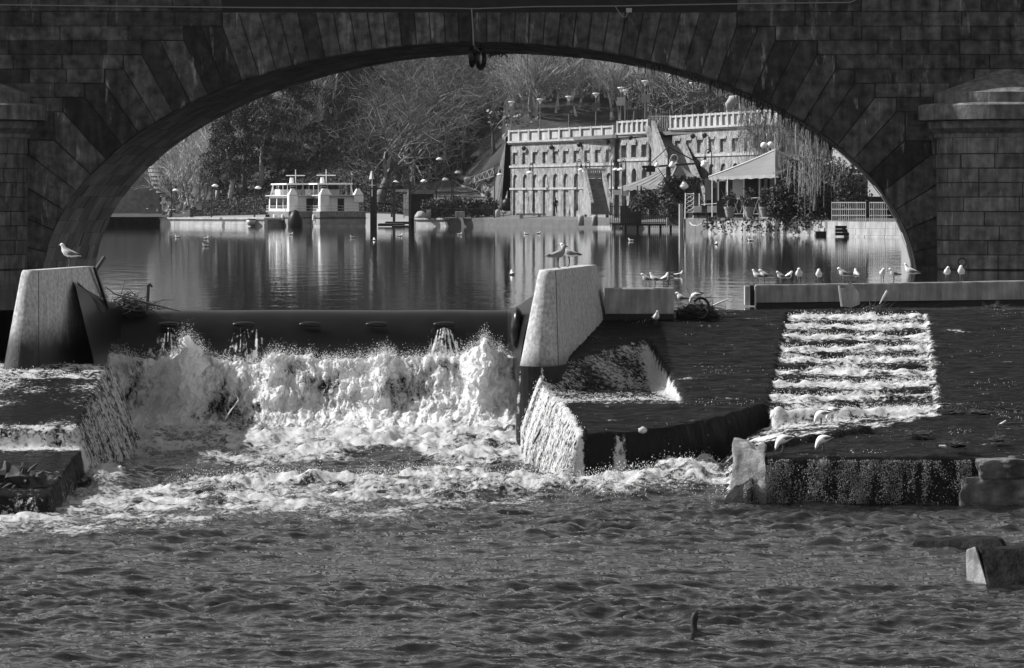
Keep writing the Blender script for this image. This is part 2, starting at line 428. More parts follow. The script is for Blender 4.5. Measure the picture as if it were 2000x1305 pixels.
for i in range(139):
    a, b = arc(tq[i]) * 1.004, arc(tq[i + 1]) * 1.004
    bm_.add([(cx0 + a[0], BD0 + .07, ZC + a[1]), (cx0 + b[0], BD0 + .07, ZC + b[1]), (cx1 + b[0], BD1, ZC + b[1]), (cx1 + a[0], BD1, ZC + a[1]),
             (cx1 + b[0], BD1, 13.2), (cx1 + a[0], BD1, 13.2)], [(3, 2, 1, 0), (3, 2, 4, 5)])
for s in (-1, 1):
    x = cx1 + s * A_ * math.cos(t0 * .2)
    bm_.add([(x, BD1, -2), (x + s * 40, BD1, -2), (x + s * 40, BD1, 13.2), (x, BD1, 13.2)], [(0, 1, 2, 3)])
bm_.build('vault_body', M_JOINT, bridge)
dk = MB().box((-60, BD0 + .08, 12.65), (60, BD1 - .01, 13.0)).box((-60, BD0 - .35, 12.41), (60, BD0 + .04, 12.75)).box((-60, BD0 - .1, 12.75), (60, BD0 + .3, 14.0))
dk.build('parapet', M_STONE, bridge)
# pier cutwaters with moulded caps
def cutwater(cxp, name):
    r = 3.05
    cw = MB(); rnd = random.Random(int(cxp * 10))
    for k in range(-1, 9):
        z0, z1 = rowz(k), rowz(k + 1)
        if k == -1: z0 = -1.3
        if k == 8: z1 = 5.55
        a = math.pi * 1.0; 
        while a < math.pi * 2 - .02:
            b = min(math.pi * 2, a + rnd.uniform(.38, .8))
            if math.pi * 2 - b < .15: b = math.pi * 2
            n = 4; g = .006; rr = r + rnd.uniform(-.015, .02)
            vs = []; fs = []
            for j in range(n + 1):
                q = a + g + (b - a - 2 * g) * j / n
                for z, e in ((z0 + .012, -.03), (z0 + .03, 0), (z1 - .03, 0), (z1 - .012, -.03)):
                    vs.append((cxp + (rr + e) * math.cos(q), BD0 + .9 * (rr + e) * math.sin(q), z))
            for j in range(n):
                for i in range(3): fs.append((j*4 + i, (j+1)*4 + i, (j+1)*4 + i + 1, j*4 + i + 1))
            cw.add(vs, fs); a = b
    ctw = cw.build('cutwater', M_PIERST, bridge)
    core = MB().lathe([(r - .03, -1.3), (r - .03, 5.55)], (cxp, BD0, 0), 40, math.pi, 2 * math.pi, 1, .9)
    core.build('cutwater_core', M_JOINT, bridge)
    cp = MB()
    prof = [(r - .05, 5.5), (r + .12, 5.55), (r + .12, 5.72), (r + .38, 5.95), (r + .42, 6.2), (r + .42, 6.24), (r + .78, 6.3), (r + .8, 6.9), (r + .6, 6.98), (r + .12, 7.02), (r + .12, 7.45), (r - .1, 7.5), (.05, 8.6)]
    cp.lathe(prof, (cxp, BD0 + .3, 0), 48, math.pi, 2 * math.pi, 1, .9)
    cp.build('cutwater_cap', M_PIERST, bridge, smooth=False)
    b2 = MB()                                                      # plain pier body under the springing
    return ctw
M_PIERST = mat('pier_stone', .13, .85, .5, 2.2, .04, 9, .35, 4.0, .3, .25, .2)
cutwater(21.05, 'r'); cutwater(-23.6, 'l')
rg = MB(); c = P(1879, 512, 148.9)
rg.tube([c + np.array((.17 * math.cos(q), -.02, .17 * math.sin(q))) for q in np.linspace(0, 6.28, 14)], .035, 5)
rg.build('mooring_ring', M_IRON, bridge)
# pier feet inside the arch (ledge at water level)
for s in (-1, 1):
    lg = MB(); lg.box((cx0 + s * (A_ + .2), BD0 - .12, -1.5), (cx0 + s * (A_ + 3.2), BD0 - .03, .12))
    lg.build('ledge', M_STONE, bridge)
# roots and stalactite weeds under the right haunch
wd = MB(); rw = random.Random(9)
for i in range(150):
    t = rw.uniform(.62, 1.02) if i < 120 else rw.uniform(1.02, 1.2); a = arc(t); y = rw.uniform(0, .25) * (BD1 - BD0) + BD0
    h = rw.uniform(.1, .55) * (1 if i % 7 else 1.8); x = cx0 + a[0]
    wd.tube([(x, y, ZC + a[1]), (x + rw.uniform(-.05, .05), y, ZC + a[1] - h * .6), (x + rw.uniform(-.05, .05), y, ZC + a[1] - h)], [.03, .02, .005], 4)
o = wd.build('hanging_weeds', M_WOOD); tag(o, 'dark fringe of dead weeds hanging from the haunch of the bridge arch', 'weeds', kind='stuff')
# cable along the face, junction box, drop cord and two tyres
cb = MB(); cy = BD0 - .08
cab = [P(-60, 9, cy), P(200, 12, cy), P(500, 15, cy), P(860, 16, cy), P(930, 17, cy), P(1050, 13, cy), P(1200, 12, cy), P(1300, 10, cy), P(1480, 7, cy), P(1660, 5, cy), P(1680, -4, cy)]
cb.tube(cab, .028, 5)
M_CABLE = mat('grey_cable', .22, .6, .1, 3)
o = cb.build('cable', M_CABLE); tag(o, 'thin grey cable strung across the bridge face above the arch', 'cable')
bx = thing('junction_box', P(1229, 24, cy), 'small pale junction box with a looped wire on the bridge face', 'junction box')
MB().pbox(1223, 16, 1234, 24, cy - .02, .1).build('case', mat('box_grey', .4, .6), bx)
MB().tube([P(1202, 13, cy), P(1209, 24, cy), P(1216, 33, cy), P(1222, 34, cy), P(1227, 24, cy)], .02, 5).build('wire', M_CABLE, bx)
o = MB().tube([P(921, 17, cy), P(922, 30, cy), P(924, 60, cy), P(925, 88, cy), P(932, 96, cy + .5), P(938, 103, cy + .8)], .03, 5).build('rope', M_CABLE)
tag(o, 'pale rope dropping from the cable to the hanging tyres', 'rope')
def tyre(px, py, d, rot, label):
    c = P(px, py, d); R, r = .34, .11; o = MB(); n, m = 20, 8; vs = []
    for i in range(n):
        q = 2 * math.pi * i / n
        for j in range(m):
            w = 2 * math.pi * j / m; rr = R + r * math.cos(w) * .9; u = np.array((rr * math.cos(q) * math.sin(rot), rr * math.cos(q) * math.cos(rot), rr * math.sin(q) * 1.15))
            vs.append(c + u + np.array((math.cos(rot), -math.sin(rot), 0)) * r * math.sin(w))
    o.add(vs, [(i*m + j, i*m + (j+1) % m, ((i+1) % n)*m + (j+1) % m, ((i+1) % n)*m + j) for i in range(n) for j in range(m)])
    t = thing('tyre', c, label, 'tyre', 'tyres hanging under the arch crown'); o.build('tread', M_RUBBER, t, smooth=True)
    MB().tube([P(px, py - 20, d), P(px + 1, py - 35, d)], .03, 5).build('rope_loop', M_IRON, t)
tyre(922, 110, BD0 + .7, .15, 'higher of two old black tyres hung under the arch crown')
tyre(939, 115, BD0 + .9, .45, 'lower black tyre hung under the arch crown, seen more open')
ns = MB(); rn = random.Random(4)
for i in range(26):
    a = P(rn.uniform(962, 982), rn.uniform(102, 106), BD0 + 2); b = a + np.array([rn.uniform(-.35, .35), rn.uniform(-.2, .2), rn.uniform(-.22, .1)]); ns.tube([a, (a + b) / 2 + .03, b], .02, 4)
o = ns.build('twig_nest', M_WOOD); tag(o, 'small tuft of dark twigs caught under the arch crown beside the tyres', 'nest')
# ---------------------------------------------------------------- concrete weir piers
def pier(name, C0, B0, w0, z0, C1, B1, w1, z1, label):
    """rounded-nose battered pier; 0 = top outline, 1 = bottom outline; C front crease, B back corner (x,d)"""
    def outline(C, B, w):
        C, B = np.array(C, float), np.array(B, float); u = (B - C) / np.linalg.norm(B - C); l = np.array((-u[1], u[0]))
        out = [B, C + u * .02]
        for q in np.linspace(0, math.pi, 13): out.append(C + l * w / 2 - l * w / 2 * math.cos(q) - u * w / 2 * math.sin(q))
        out += [B + l * w]
        return np.array(out)
    a, b = outline(C0, B0, w0), outline(C1, B1, w1); n = len(a); vs = []; K = 14
    ctr = a.mean(0)
    for k in range(K + 1):
        t = k / K; o = b + (a - b) * t; z = z1 + (z0 - z1) * t
        if k == K: z -= .05
        for p in o: vs.append((p[0], p[1], z + (.0 if k < K else .015 * float(pn(p[0]*5, p[1]*5, 0)))))
    for p in a:
        v = ctr - p; vs.append((p[0] + v[0] / np.linalg.norm(v) * .05, p[1] + v[1] / np.linalg.norm(v) * .05, z0 + .012 * float(pn(p[0]*6, p[1]*3, 1))))
    fs = [(k*n + j, k*n + (j+1) % n, (k+1)*n + (j+1) % n, (k+1)*n + j) for k in range(K + 1) for j in range(n)] + [tuple((K+1)*n + j for j in range(n))]
    t = thing(name, (C1[0], C1[1], z1), label, 'pier', 'weir piers')
    mb = MB(); mb.add([tuple(v) for v in vs], [tuple(f[::-1]) for f in fs])
    o = mb.build('shaft', M_PIERS[0 if C0[0] > -5 else 1], t, smooth=True)
    m_ = o.modifiers.new('edges', 'EDGE_SPLIT'); m_.split_angle = math.radians(32)
    pl_ = MB(); pl_.prism([(p[0] + (p[0] - b.mean(0)[0]) * .06, p[1] - .12, -3.5) for p in b[::-1]], (0, 0, z1 + 3.76)); pl_.build('plinth', M_BLACK, t)
    jn = MB()                                                       # casting seam along the crease
    c0, c1 = np.array((C0[0], C0[1], z0 - .03)), np.array((C1[0], C1[1], z1))
    jn.tube([c0 + (c1 - c0) * k for k in np.linspace(0, 1, 6)], .014, 5); jn.build('seam', M_BLACK, t)
    return t
# pier concrete gets wetter and darker with depth: a real tide mark, at a fixed height on the concrete
def pier_mat(nm, lo, hi):
    m = mat(nm, .46, .85, .34, 11, .035, 34, .22, 9, 0, .3); t = m.node_tree; N, L = t.nodes, t.links
    b = N['Principled BSDF']; src = b.inputs['Base Color'].links[0].from_socket
    g = N.new('ShaderNodeNewGeometry'); sx = N.new('ShaderNodeSeparateXYZ'); L.new(g.outputs['Position'], sx.inputs[0])
    n = N.new('ShaderNodeTexNoise'); n.inputs['Scale'].default_value = 2.5; n.inputs['Detail'].default_value = 5; L.new(g.outputs['Position'], n.inputs['Vector'])
    a = N.new('ShaderNodeMath'); a.operation = 'MULTIPLY_ADD'; L.new(n.outputs[0], a.inputs[0]); a.inputs[1].default_value = .6; L.new(sx.outputs[2], a.inputs[2])
    r = N.new('ShaderNodeMapRange'); r.interpolation_type = 'SMOOTHSTEP'; L.new(a.outputs[0], r.inputs[0])
    for i, v in enumerate((lo, hi, .04, 1)): r.inputs[i + 1].default_value = v
    mx = N.new('ShaderNodeMixRGB'); mx.blend_type = 'MULTIPLY'; mx.inputs[0].default_value = 1; L.new(src, mx.inputs[1]); L.new(r.outputs[0], mx.inputs[2]); L.new(mx.outputs[0], b.inputs['Base Color'])
    r2 = N.new('ShaderNodeMapRange'); L.new(r.outputs[0], r2.inputs[0]); r2.inputs[3].default_value = .35; r2.inputs[4].default_value = .85; L.new(r2.outputs[0], b.inputs['Roughness'])
    return m
M_PIERS = [pier_mat('pier_concrete', -1.1, -.25), pier_mat('pier_concrete_stained', -.45, .5)]
pier('weir_pier', (X(1085,84.5), 84.5), (X(1165,91.65), 91.65), .40, 1.2, (X(1091,84.1), 84.1), (2.8, 92.4), .97, -1.3, 'concrete weir pier with two gulls on top, between the rubber weir and the apron')
lp = pier('weir_pier', (X(75,84.5), 84.5), (X(185,89.4), 89.4), .40, 1.2, (X(76,84.1), 84.1), (-9.98, 90.5), .92, -1.5, 'concrete weir pier with one gull on top, beside the heap of driftwood')
sm_ = MB(); a, b = P(184, 522, 88.9), P(211, 604, 90.0)
sm_.obox((a + b) / 2, (b - a) / 2, (.03, 0, 0), (0, .09, 0)); sm_.build('gate_slot', M_BLACK, lp)
sm_ = MB(); a, b = P(192, 522, 90.5), P(204, 503, 90.5)
o = MB().tube([P(185, 530, 90), P(203, 503, 90.4)], .055, 6).build('steel_bar', M_IRON); tag(o, 'short tilted dark steel bar sticking up behind the pier with one gull', 'bar')
# ---------------------------------------------------------------- inflatable rubber weir
dam = thing('rubber_weir', (-5, 92, -2), 'long black inflatable rubber weir tube with water spilling off its fins', 'weir')
ang = np.linspace(math.radians(60), math.radians(300), 40)
xs = np.linspace(-9.95, -.12, 60)
V = []
DR, DC, DZ = 1.03, 92.1, -1.0
for x in xs:
    for q in ang:
        k = 1 + .006 * math.sin(x * 2.1 + 1.3 * math.sin(x * .7))
        V.append((x, DC + DR * k * math.cos(q), DZ + DR * k * math.sin(q)))
np_mesh('tube', V, grid_quads(len(xs), len(ang)), M_RUBBER, dam)
def gusset(x, pts, name):
    """rubber drawn from the tube's end up to a slanting clamp line on the pier"""
    m = 12; V = []; pts = np.array(pts)
    for j in range(m + 1):
        t = j / m
        for i, q in enumerate(ang):
            s = i / (len(ang) - 1) * (len(pts) - 1); i0 = min(int(s), len(pts) - 2); e = pts[i0] + (pts[i0 + 1] - pts[i0]) * (s - i0)
            c = np.array((x, DC + DR * math.cos(q), DZ + DR * math.sin(q)))
            bulge = math.sin(math.pi * t) * .12 * math.sin(math.pi * i / (len(ang) - 1))
            V.append(c + (e - c) * (t ** .9) + np.array((0, -bulge, 0)))
    np_mesh(name, V, grid_quads(m + 1, len(ang)), M_RUBBER, dam)
gusset(-9.95, [P(140, 544, 87.6), P(148, 560, 87.0), P(160, 610, 86.5), P(172, 660, 86.2), P(182, 700, 86), P(190, 745, 86)], 'end_fold')
gusset(-.12, [P(1047, 572, 88.0), P(1040, 600, 87), P(1030, 630, 86.5), P(1022, 665, 86.2), P(1018, 690, 86), P(1015, 740, 86)], 'end_fold')
st = MB(); a, b = P(137, 543, 87.4), P(206, 608, 89.3)
st.obox((a + b) / 2, (b - a) / 2, np.array((.02, 0, .06)), (0, .05, 0)); st.build('clamp_strip', M_RUBBER, dam)
bl = MB(); c = P(1010, 640, 88.2)
bl.blob(c, .3, 14, 10, .12, 3, (.62, 1.6, 1.7)); bl.build('end_bulge', M_RUBBER, dam, smooth=True)
for px in (330, 475, 605, 735, 867):
    fm = MB(); c = P(px, 634, 91.1); n = 14; vs = []
    for i in range(n + 1):
        q = math.pi * i / n; w = .27 * -math.cos(q)
        for k, (dy, dz) in enumerate(((.12, .07), (-.07 * math.sin(q) - .02, .05), (-.10 * math.sin(q) - .02, 0), (-.07 * math.sin(q), -.04), (.15, -.07))):
            vs.append((c[0] + w, c[1] + dy, c[2] + dz * (.35 + .65 * math.sin(q))))
    fm.add(vs, [(i*5 + k, (i+1)*5 + k, (i+1)*5 + k + 1, i*5 + k + 1) for i in range(n) for k in range(4)])
    fm.build('deflector_fin', M_RUBBER, dam, smooth=True)
# ---------------------------------------------------------------- the apron: water-covered concrete slope, scoop, fish ladder, terrace
M_APW = water_mat('apron_water', .012, .13, (1.3, 4.5, 1), .30, True, froth_scale=9, foam_base=.62, spec=.3, dull=.62)
def zmain(d):
    t = np.maximum(93 - d, 0); return -.13 * (t - .6 * (1 - np.exp(-t / .6)))
def blur(a, n=1):
    for _ in range(n):
        b = np.pad(a, 1, mode='edge'); a = (b[:-2, 1:-1] + 2 * b[1:-1, 1:-1] + b[2:, 1:-1]) / 4
        b = np.pad(a, 1, mode='edge'); a = (b[1:-1, :-2] + 2 * b[1:-1, 1:-1] + b[1:-1, 2:]) / 4
    return a
LOWZ = -3.15
gx = np.arange(.2, 24.0, .04); gd = np.arange(69.6, 93.25, .04)
Xa, Da = np.meshgrid(gx, gd)
za = zmain(Da); foam = np.zeros_like(za)
# fish ladder
xl, xr = 7.17 - .111 * (93 - Da), 10.7 - .094 * (93 - Da)
inl = (Xa > xl) & (Xa < xr) & (Da < 92.4) & (Da > 79.0)
wob = .25 * pn(Xa * .7, Da * .05, 3) + .12 * pn(Xa * 2.1, Da * .1, 9)
ph = (92.4 - Da + wob) / 1.62; kf = np.floor(ph); fr = ph - kf
zs = zmain(92.4 - 1.62 * kf) - .17 - .05 * fr
nx = zmain(92.4 - 1.62 * (kf + 1)) - .17
zs = zs + (nx - zs) * sst(.8, 1.0, fr) + .10 * np.exp(-((fr - .22) / .16) ** 2) * (1 + .8 * pn(Xa * 1.8, Da * 1.8, 1)) + .05 * fbm(Xa * 3, Da * 3, 2, 3)
za = np.where(inl, zs, za)
foam = np.where(inl, .27 + .60 * np.exp(-((fr - .10) / .30) ** 2) + .14 * (fr > .86) + .32 * fbm(Xa * .7, Da * .7, 5, 4), foam)
foam = np.maximum(foam, (.50 + .45 * pn(Xa * 5, Da * 1.6, 6)) * np.exp(-((Xa - xr + .08 * pn(Da * 1.4, 0, 3)) / .12) ** 2) * (Da < 92.2) * (Da > 79.2))
# scoop
tl = (Xa - .6) * .83 + (Da - 84.4) * -.56
along = (Xa - .6) * .56 + (Da - 84.4) * .83
dline = 84.4 + np.clip(along, 0, 9) * .83
xw = 3.3 + (88.4 - Da) * .0674
sc_z = np.maximum(zmain(dline) - .60 * np.maximum(tl, 0), -1.63 - .012 * (84 - Da))
in_sc = sst(-.05, .05, xw - Xa) * (tl > 0)
za = za + (np.minimum(za, sc_z) - za) * in_sc
depth = np.maximum(zmain(Da) - za, 0) * (in_sc > .05)
foam = np.maximum(foam, (in_sc > .3) * np.clip(.30 + .22 * pn(Xa * .8, Da * .8, 7) + .10 * (tl < 1.6), 0, 1) * (depth > .03))
foam = np.maximum(foam, sst(.03, .2, depth) * np.exp(-np.maximum(xw - Xa, 0) / .34) * 1.0)
foam = np.maximum(foam, np.exp(-((Da - 80.6 - .22 * (Xa - 1)) / .7) ** 2) * (Xa < 3.8) * .5)
# front lip, pool, kerb, terrace
lipd = interp(gx, [(1.0, 75.9), (1.41, 76), (2.5, 76.2), (3.65, 76.9), (4.68, 78), (5.6, 79.5), (5.8, 79.0), (20, 79.0)])[None, :] + 0 * Da
curb = 71.3 + (Xa - 4.47) * 1.414
front = np.maximum(70.5 - .06 * (Xa - 5), 69.95) + .05 * pn(Xa * 1.3, 0, 4)
xe = .6 + np.where(Da < 84.4, (84.4 - Da) * .096, (Da - 84.4) * -.02)
below = Da < lipd
pool = below & (Da > curb) & (Xa > 4.15)
zpool = interp(Xa.ravel(), [(4.1, -3.2), (4.6, -2.75), (5.1, -2.35), (6, -2.1), (7.5, -1.98), (9.4, -1.86), (18, -1.8)]).reshape(Xa.shape)
terr = below & ~pool & (Xa > 4.8) & (Da > front)
zter = interp(Da.ravel(), [(69, -2.26), (70.5, -2.22), (76, -2.0), (79, -1.80)]).reshape(Xa.shape) + .02 * fbm(Xa * 1.5, Da * 1.5, 8, 3)
za = np.where(pool, zpool, za); za = np.where(terr, zter, za)
kerbm = terr & (curb - Da < .42) & (Xa < 7.6); za = np.where(kerbm, zter + .13, za)
out = (below & ~pool & ~terr) | (Xa < xe)
za = np.where(out, LOWZ - .25, za)
foam = np.where(pool, .40 + .4 * fbm(Xa * 1.2, Da * 1.2, 3, 4) + .12 * (Da > 78.2), foam); foam = np.where(terr | out, 0, foam)
# curtain pouring off the edge beside the pier, and the stream through the notch
dist = Xa - xe
foam = np.maximum(foam, np.where((dist < .12) & (Da > 75.95) & (Da < 83.6), .66 + .3 * pn(Xa, Da * 2, 8), 0))
za = np.where((dist < 0) & (dist > -.5) & (Da > 76.0) & (Da < 83.8), np.minimum(zmain(Da) + np.minimum(dist * 2.4, 0) * (1.2), -1.0), za)
foam = np.where((dist < 0) & (dist > -.6) & (Da > 76.0) & (Da < 84), .50 + .30 * pn(Xa * 1, Da * 2.2, 1) + .12 * pn(Xa * 2, Da * 7, 1), foam)
stream = (np.abs(Xa - 2.30) < .14) & (Da < lipd + .06); foam = np.where(stream, .70, foam)
lipmask = (np.abs(Da - lipd) < .25) & (Xa < 5.7) & ~stream & (dist > .15); foam = np.where(lipmask, 0, foam)
edge_f = (np.abs(Da - front) < .3) & (Xa > 4.6); foam = np.where(edge_f & (Da < front + .05), .10 + .12 * pn(Xa * 1.5, 0, 11) + .1 * pn(Xa * 6, 0, 2), foam)  # thin white specks put in as sparkle along the terrace face
strk = np.clip(fbm(Xa * .7 + .3 * Da, Da * 3.5, 90, 4) - .28, 0, 1) * .55 * (foam < .2) * ~out; foam = foam + strk  # faint white streaks put in as wet glints on the apron
za = blur(za, 2); foam = blur(foam, 1)
calm = (~out).astype(float)
za += calm * (.012 * fbm(Xa * 2.2, Da * 1.1, 0, 4) + .034 * fbm(Xa * 1.1 + .4 * Da, Da * 3.6, 12, 3) + .05 * np.clip(foam, 0, 1) * fbm(Xa * 5, Da * 5, 3, 3))
ap = np_mesh('weir_apron', np.stack([Xa, Da, za], -1), grid_quads(*Xa.shape), M_APW, attrs={'foam': foam})
tag(ap, kind='structure')
# apron on the other side of the rubber weir
gx = np.arange(-15.5, -8.2, .045); gd = np.arange(66.8, 84.6, .045)
Xb, Db = np.meshgrid(gx, gd)
zb = zmain(Db); fo = np.clip(.30 + .4 * fbm(Xb * .5, Db * .4, 2, 3) - .12 * (Xb > -10.6), 0, 1)
fo = np.where(Db > 82.6, .45 + .3 * pn(Xb * 2, Db * 2, 2), fo)
up = (Db > 76.5 + .15 * pn(Xb, 0, 3)); x_up = -9.45 + .10 * pn(Db * 1.3, 0, 0) + np.clip(80 - Db, 0, 4) * .04
lowt = ~up & (Db > 67.9 + .2 * pn(Xb * .8, 0, 6)) & (Xb < -9.1 + (76.4 - Db) * .045 + .06 * pn(Db * 1.5, 2, 0))
z2 = interp(Db.ravel(), [(67, -2.8), (76.5, -2.45)]).reshape(Xb.shape)
zb = np.where(up, np.where(Xb < x_up, zb, np.maximum(zb - (Xb - x_up) * 2.6, LOWZ - .3)), np.where(lowt, z2, LOWZ - .3))
fo = np.where(up & (Xb > x_up), .48 + .25 * pn(Xb * 3, Db * 3, 0), fo)
fo = np.where(lowt, np.clip(.05 + .25 * fbm(Xb * .7, Db * .7, 7, 3) + (.62 + .4 * pn(Xb * 1.5, Db * 2, 3)) * np.exp(-((76.4 - Db) / .5) ** 2), 0, 1), fo)
fo = np.maximum(fo, np.where(np.abs(Db - 76.6) < .45, .52 + .3 * pn(Xb * 2, Db, 5), 0))
fo = np.where(~up & ~lowt, .45 + .25 * pn(Xb * 2.5, Db * 1.1, 4), fo)
zb = blur(zb, 2); fo = blur(fo, 2)
zb += (.015 * fbm(Xb * 2.2, Db * 1.3, 4, 4) + .05 * fo * fbm(Xb * 4, Db * 4, 3, 3))
ap2 = np_mesh('weir_apron', np.stack([Xb, Db, zb], -1), grid_quads(*Xb.shape), M_APW, attrs={'foam': fo}); tag(ap2, kind='structure')
# ---------------------------------------------------------------- river below the weir
M_LOW = water_mat('river_low', .010, .03, (1.2, 4.0, 1), .045, True, froth_scale=6.5, foam_base=.8)
rowy = np.concatenate([np.linspace(815, 1010, 300), np.linspace(1011, 1330, 300), np.linspace(1345, 2200, 60)])
dd = (CZ - LOWZ) * F / (rowy - HY)
pxs = np.concatenate([np.linspace(-1500, -160, 40), np.linspace(-150, 2150, 760), np.linspace(2160, 3500, 40)])
PX, DD = np.meshgrid(pxs, dd); PY = np.repeat(rowy[:, None], len(pxs), 1); Xc = (PX - CX) * DD / F
warpn = 26 * fbm(Xc * .35, DD * .25, 3, 3); py_ = PY + warpn * .6
f1 = sst(914, 886, py_) * sst(150, 260, PX) * sst(1180, 1060, PX)
f1 *= (.95 + .1 * sst(380, 560, PX + warpn))
band = np.exp(-((py_ - 958) / 15) ** 2) * sst(300, 420, PX + warpn * 2) * sst(1480, 1400, PX)
trail = sst(958, 968, py_) * sst(1075, 975, py_ + (PX - 500) * .055) * sst(1250, 900, PX) * .72
trail *= .55 + .6 * fbm(Xc * .5, DD * .5, 12, 3) + .35
lefts = np.exp(-((py_ - 1010) / 50) ** 2) * sst(560, 200, PX) * .42
ls = np.exp(-(((PX - 205) / 50) ** 2 + ((py_ - 935) / 30) ** 2)) * .8
chan = sst(190, 240, PX) * sst(1100, 1000, PX) * sst(945, 900, PY) * .18
rm = np.exp(-(((PX - 1330) / 110) ** 2 + ((py_ - 930) / 26) ** 2)) * .95
edge = np.exp(-((PY - 1016) / 7) ** 2) * sst(185, 120, PX) * .9
patchy = fbm(Xc * 1.1, DD * 1.1, 40, 4)
fL = np.clip(np.maximum.reduce([f1 * (.70 + .30 * patchy + .2 * fbm(Xc * 3.5, DD * 3.5, 48, 3)), band * (.66 + .32 * patchy + .22 * fbm(Xc * 3.5, DD * 3.5, 44, 3)), trail * (.8 + .5 * patchy), lefts, chan, ls, rm * .85, edge * .8]), 0, 1.0)
fL = np.where(PY > 1110, 0, fL)
h = .050 * fbm(Xc * .40 + 3, DD * .8, 1, 2) + .062 * fbm(Xc * 1.05, DD * 1.9, 21, 4) + .016 * fbm(Xc * 2.0, DD * 4.5, 8, 3, ridged=True)
h *= (sst(24, 46, DD) * .8 + .2) * (1.15 + .75 * fbm(Xc * .10, DD * .16, 70, 2))
h += .014 * fbm(Xc * 2.2, DD * 5.5, 77, 3)
h += .28 * ls * (1 + .8 * fbm(Xc * 2.5, DD * 2.5, 14, 4)) + .035 * np.clip(band + .6 * f1 + .6 * trail + rm, 0, 1) * fbm(Xc * 5, DD * 4, 33, 4)
h += .26 * band * (1 + .7 * fbm(Xc * 1.3, DD * 1.3, 2, 4)) + .42 * rm * (1 + .6 * fbm(Xc * 2, DD * 2, 4, 4)) + .10 * np.clip(f1 + trail, 0, 1) * fbm(Xc * 1.6, DD * 1.6, 6, 5)
h += .55 * sst(81.3, 86.6, DD) * sst(170, 230, PX) * sst(1120, 1060, PX) + .10 * f1 * fbm(Xc * 2.2, DD * 2.2, 16, 4)
low = np_mesh('river_water', np.stack([Xc, DD, LOWZ + h], -1), grid_quads(*Xc.shape), M_LOW, attrs={'foam': fL}); tag(low, kind='structure')
# ---------------------------------------------------------------- boiling white water under the rubber weir
M_FROTH = water_mat('froth', .02, .15, (2, 2, 2), .03, True, froth_scale=9, fstretch=(1, 1, .38), foam_base=.92)
nx_, ns_ = 760, 300
xx = np.linspace(X(165, 88.5), X(1035, 88.5), nx_); ss = np.linspace(0, 1, ns_)
Xf, Sf = np.meshgrid(xx, ss); pxf = Xf / 89.5 * F + CX
tops = interp(pxf.ravel(), [(150, 745), (185, 706), (230, 700), (300, 706), (340, 700), (368, 672), (396, 700), (430, 712), (500, 716), (530, 708), (600, 694), (640, 712), (690, 714), (740, 704), (800, 708), (850, 700), (900, 704), (940, 680), (975, 692), (1005, 712), (1040, 760)]).reshape(Xf.shape)
zt = Z(tops, 89.8)
ridge = sum(a * np.exp(-((pxf - c) / w) ** 2) for c, w, a in ((372, 30, 1.15), (535, 24, .6), (600, 50, .25), (690, 34, .5), (745, 28, .65), (860, 36, .4), (940, 32, 1.05), (985, 20, .4), (215, 40, .6)))
prof_d = np.interp(ss, [0, .06, .14, .4, .75, 1], [90.9, 90.4, 90.0, 89.45, 88.3, 86.2])[:, None]
pz = np.interp(ss, [0, .06, .14, .4, .75, 1], [-.35, 0, .0, -.36, -.82, -1.02])[:, None]
zf = np.where(pz > -.36, zt + pz, zt + pz / 1.02 * (zt - LOWZ))
zf = zt + np.interp(ss, [0, .06, .14, .4, .75, 1], [.12, 0, .03, .36, .82, 1.0])[:, None] * (LOWZ + .5 - zt)
q = .40 * fbm(Xf * .9, zf * .8, prof_d * .9, 3) + .20 * fbm(Xf * 2.8, zf * 1.5, 7, 4, ridged=True) + .085 * fbm(Xf * 8, zf * 2.2, 3, 4, ridged=True) + .045 * fbm(Xf * 22, zf * 9, 3, 2)
disp = q * sst(0, .1, Sf) * (1 - .55 * sst(.7, 1, Sf)) + ridge * sst(.02, .2, Sf) * (1 - sst(.55, 1, Sf)) * .9
Yf = prof_d - disp * .85; zf = zf + disp * .30 + .05 * fbm(Xf * 7, zf * 7, 1, 3); Xf2 = Xf + .14 * fbm(Xf * 2.2, zf * 2.2, 20, 3) + .03 * fbm(Xf * 20, zf * 20, 50, 2)
ff = .68 + .40 * fbm(Xf * 1.2, zf * 1.0, 31, 5) + .35 * ridge + .20 * fbm(Xf * 7, zf * 2.0, 61, 4) - .10 * np.exp(-((Sf - .5) / .22) ** 2) * sst(.2, .6, fbm(Xf * .7, zf * .7, 44, 3) + .2)
ff = np.clip(ff, 0, 1.1)
wf = np_mesh('white_water', np.stack([Xf2, Yf, zf], -1), grid_quads(*Xf.shape), M_FROTH, attrs={'foam': ff}); tag(wf, 'boiling white water under the black rubber weir', 'white water', kind='stuff')
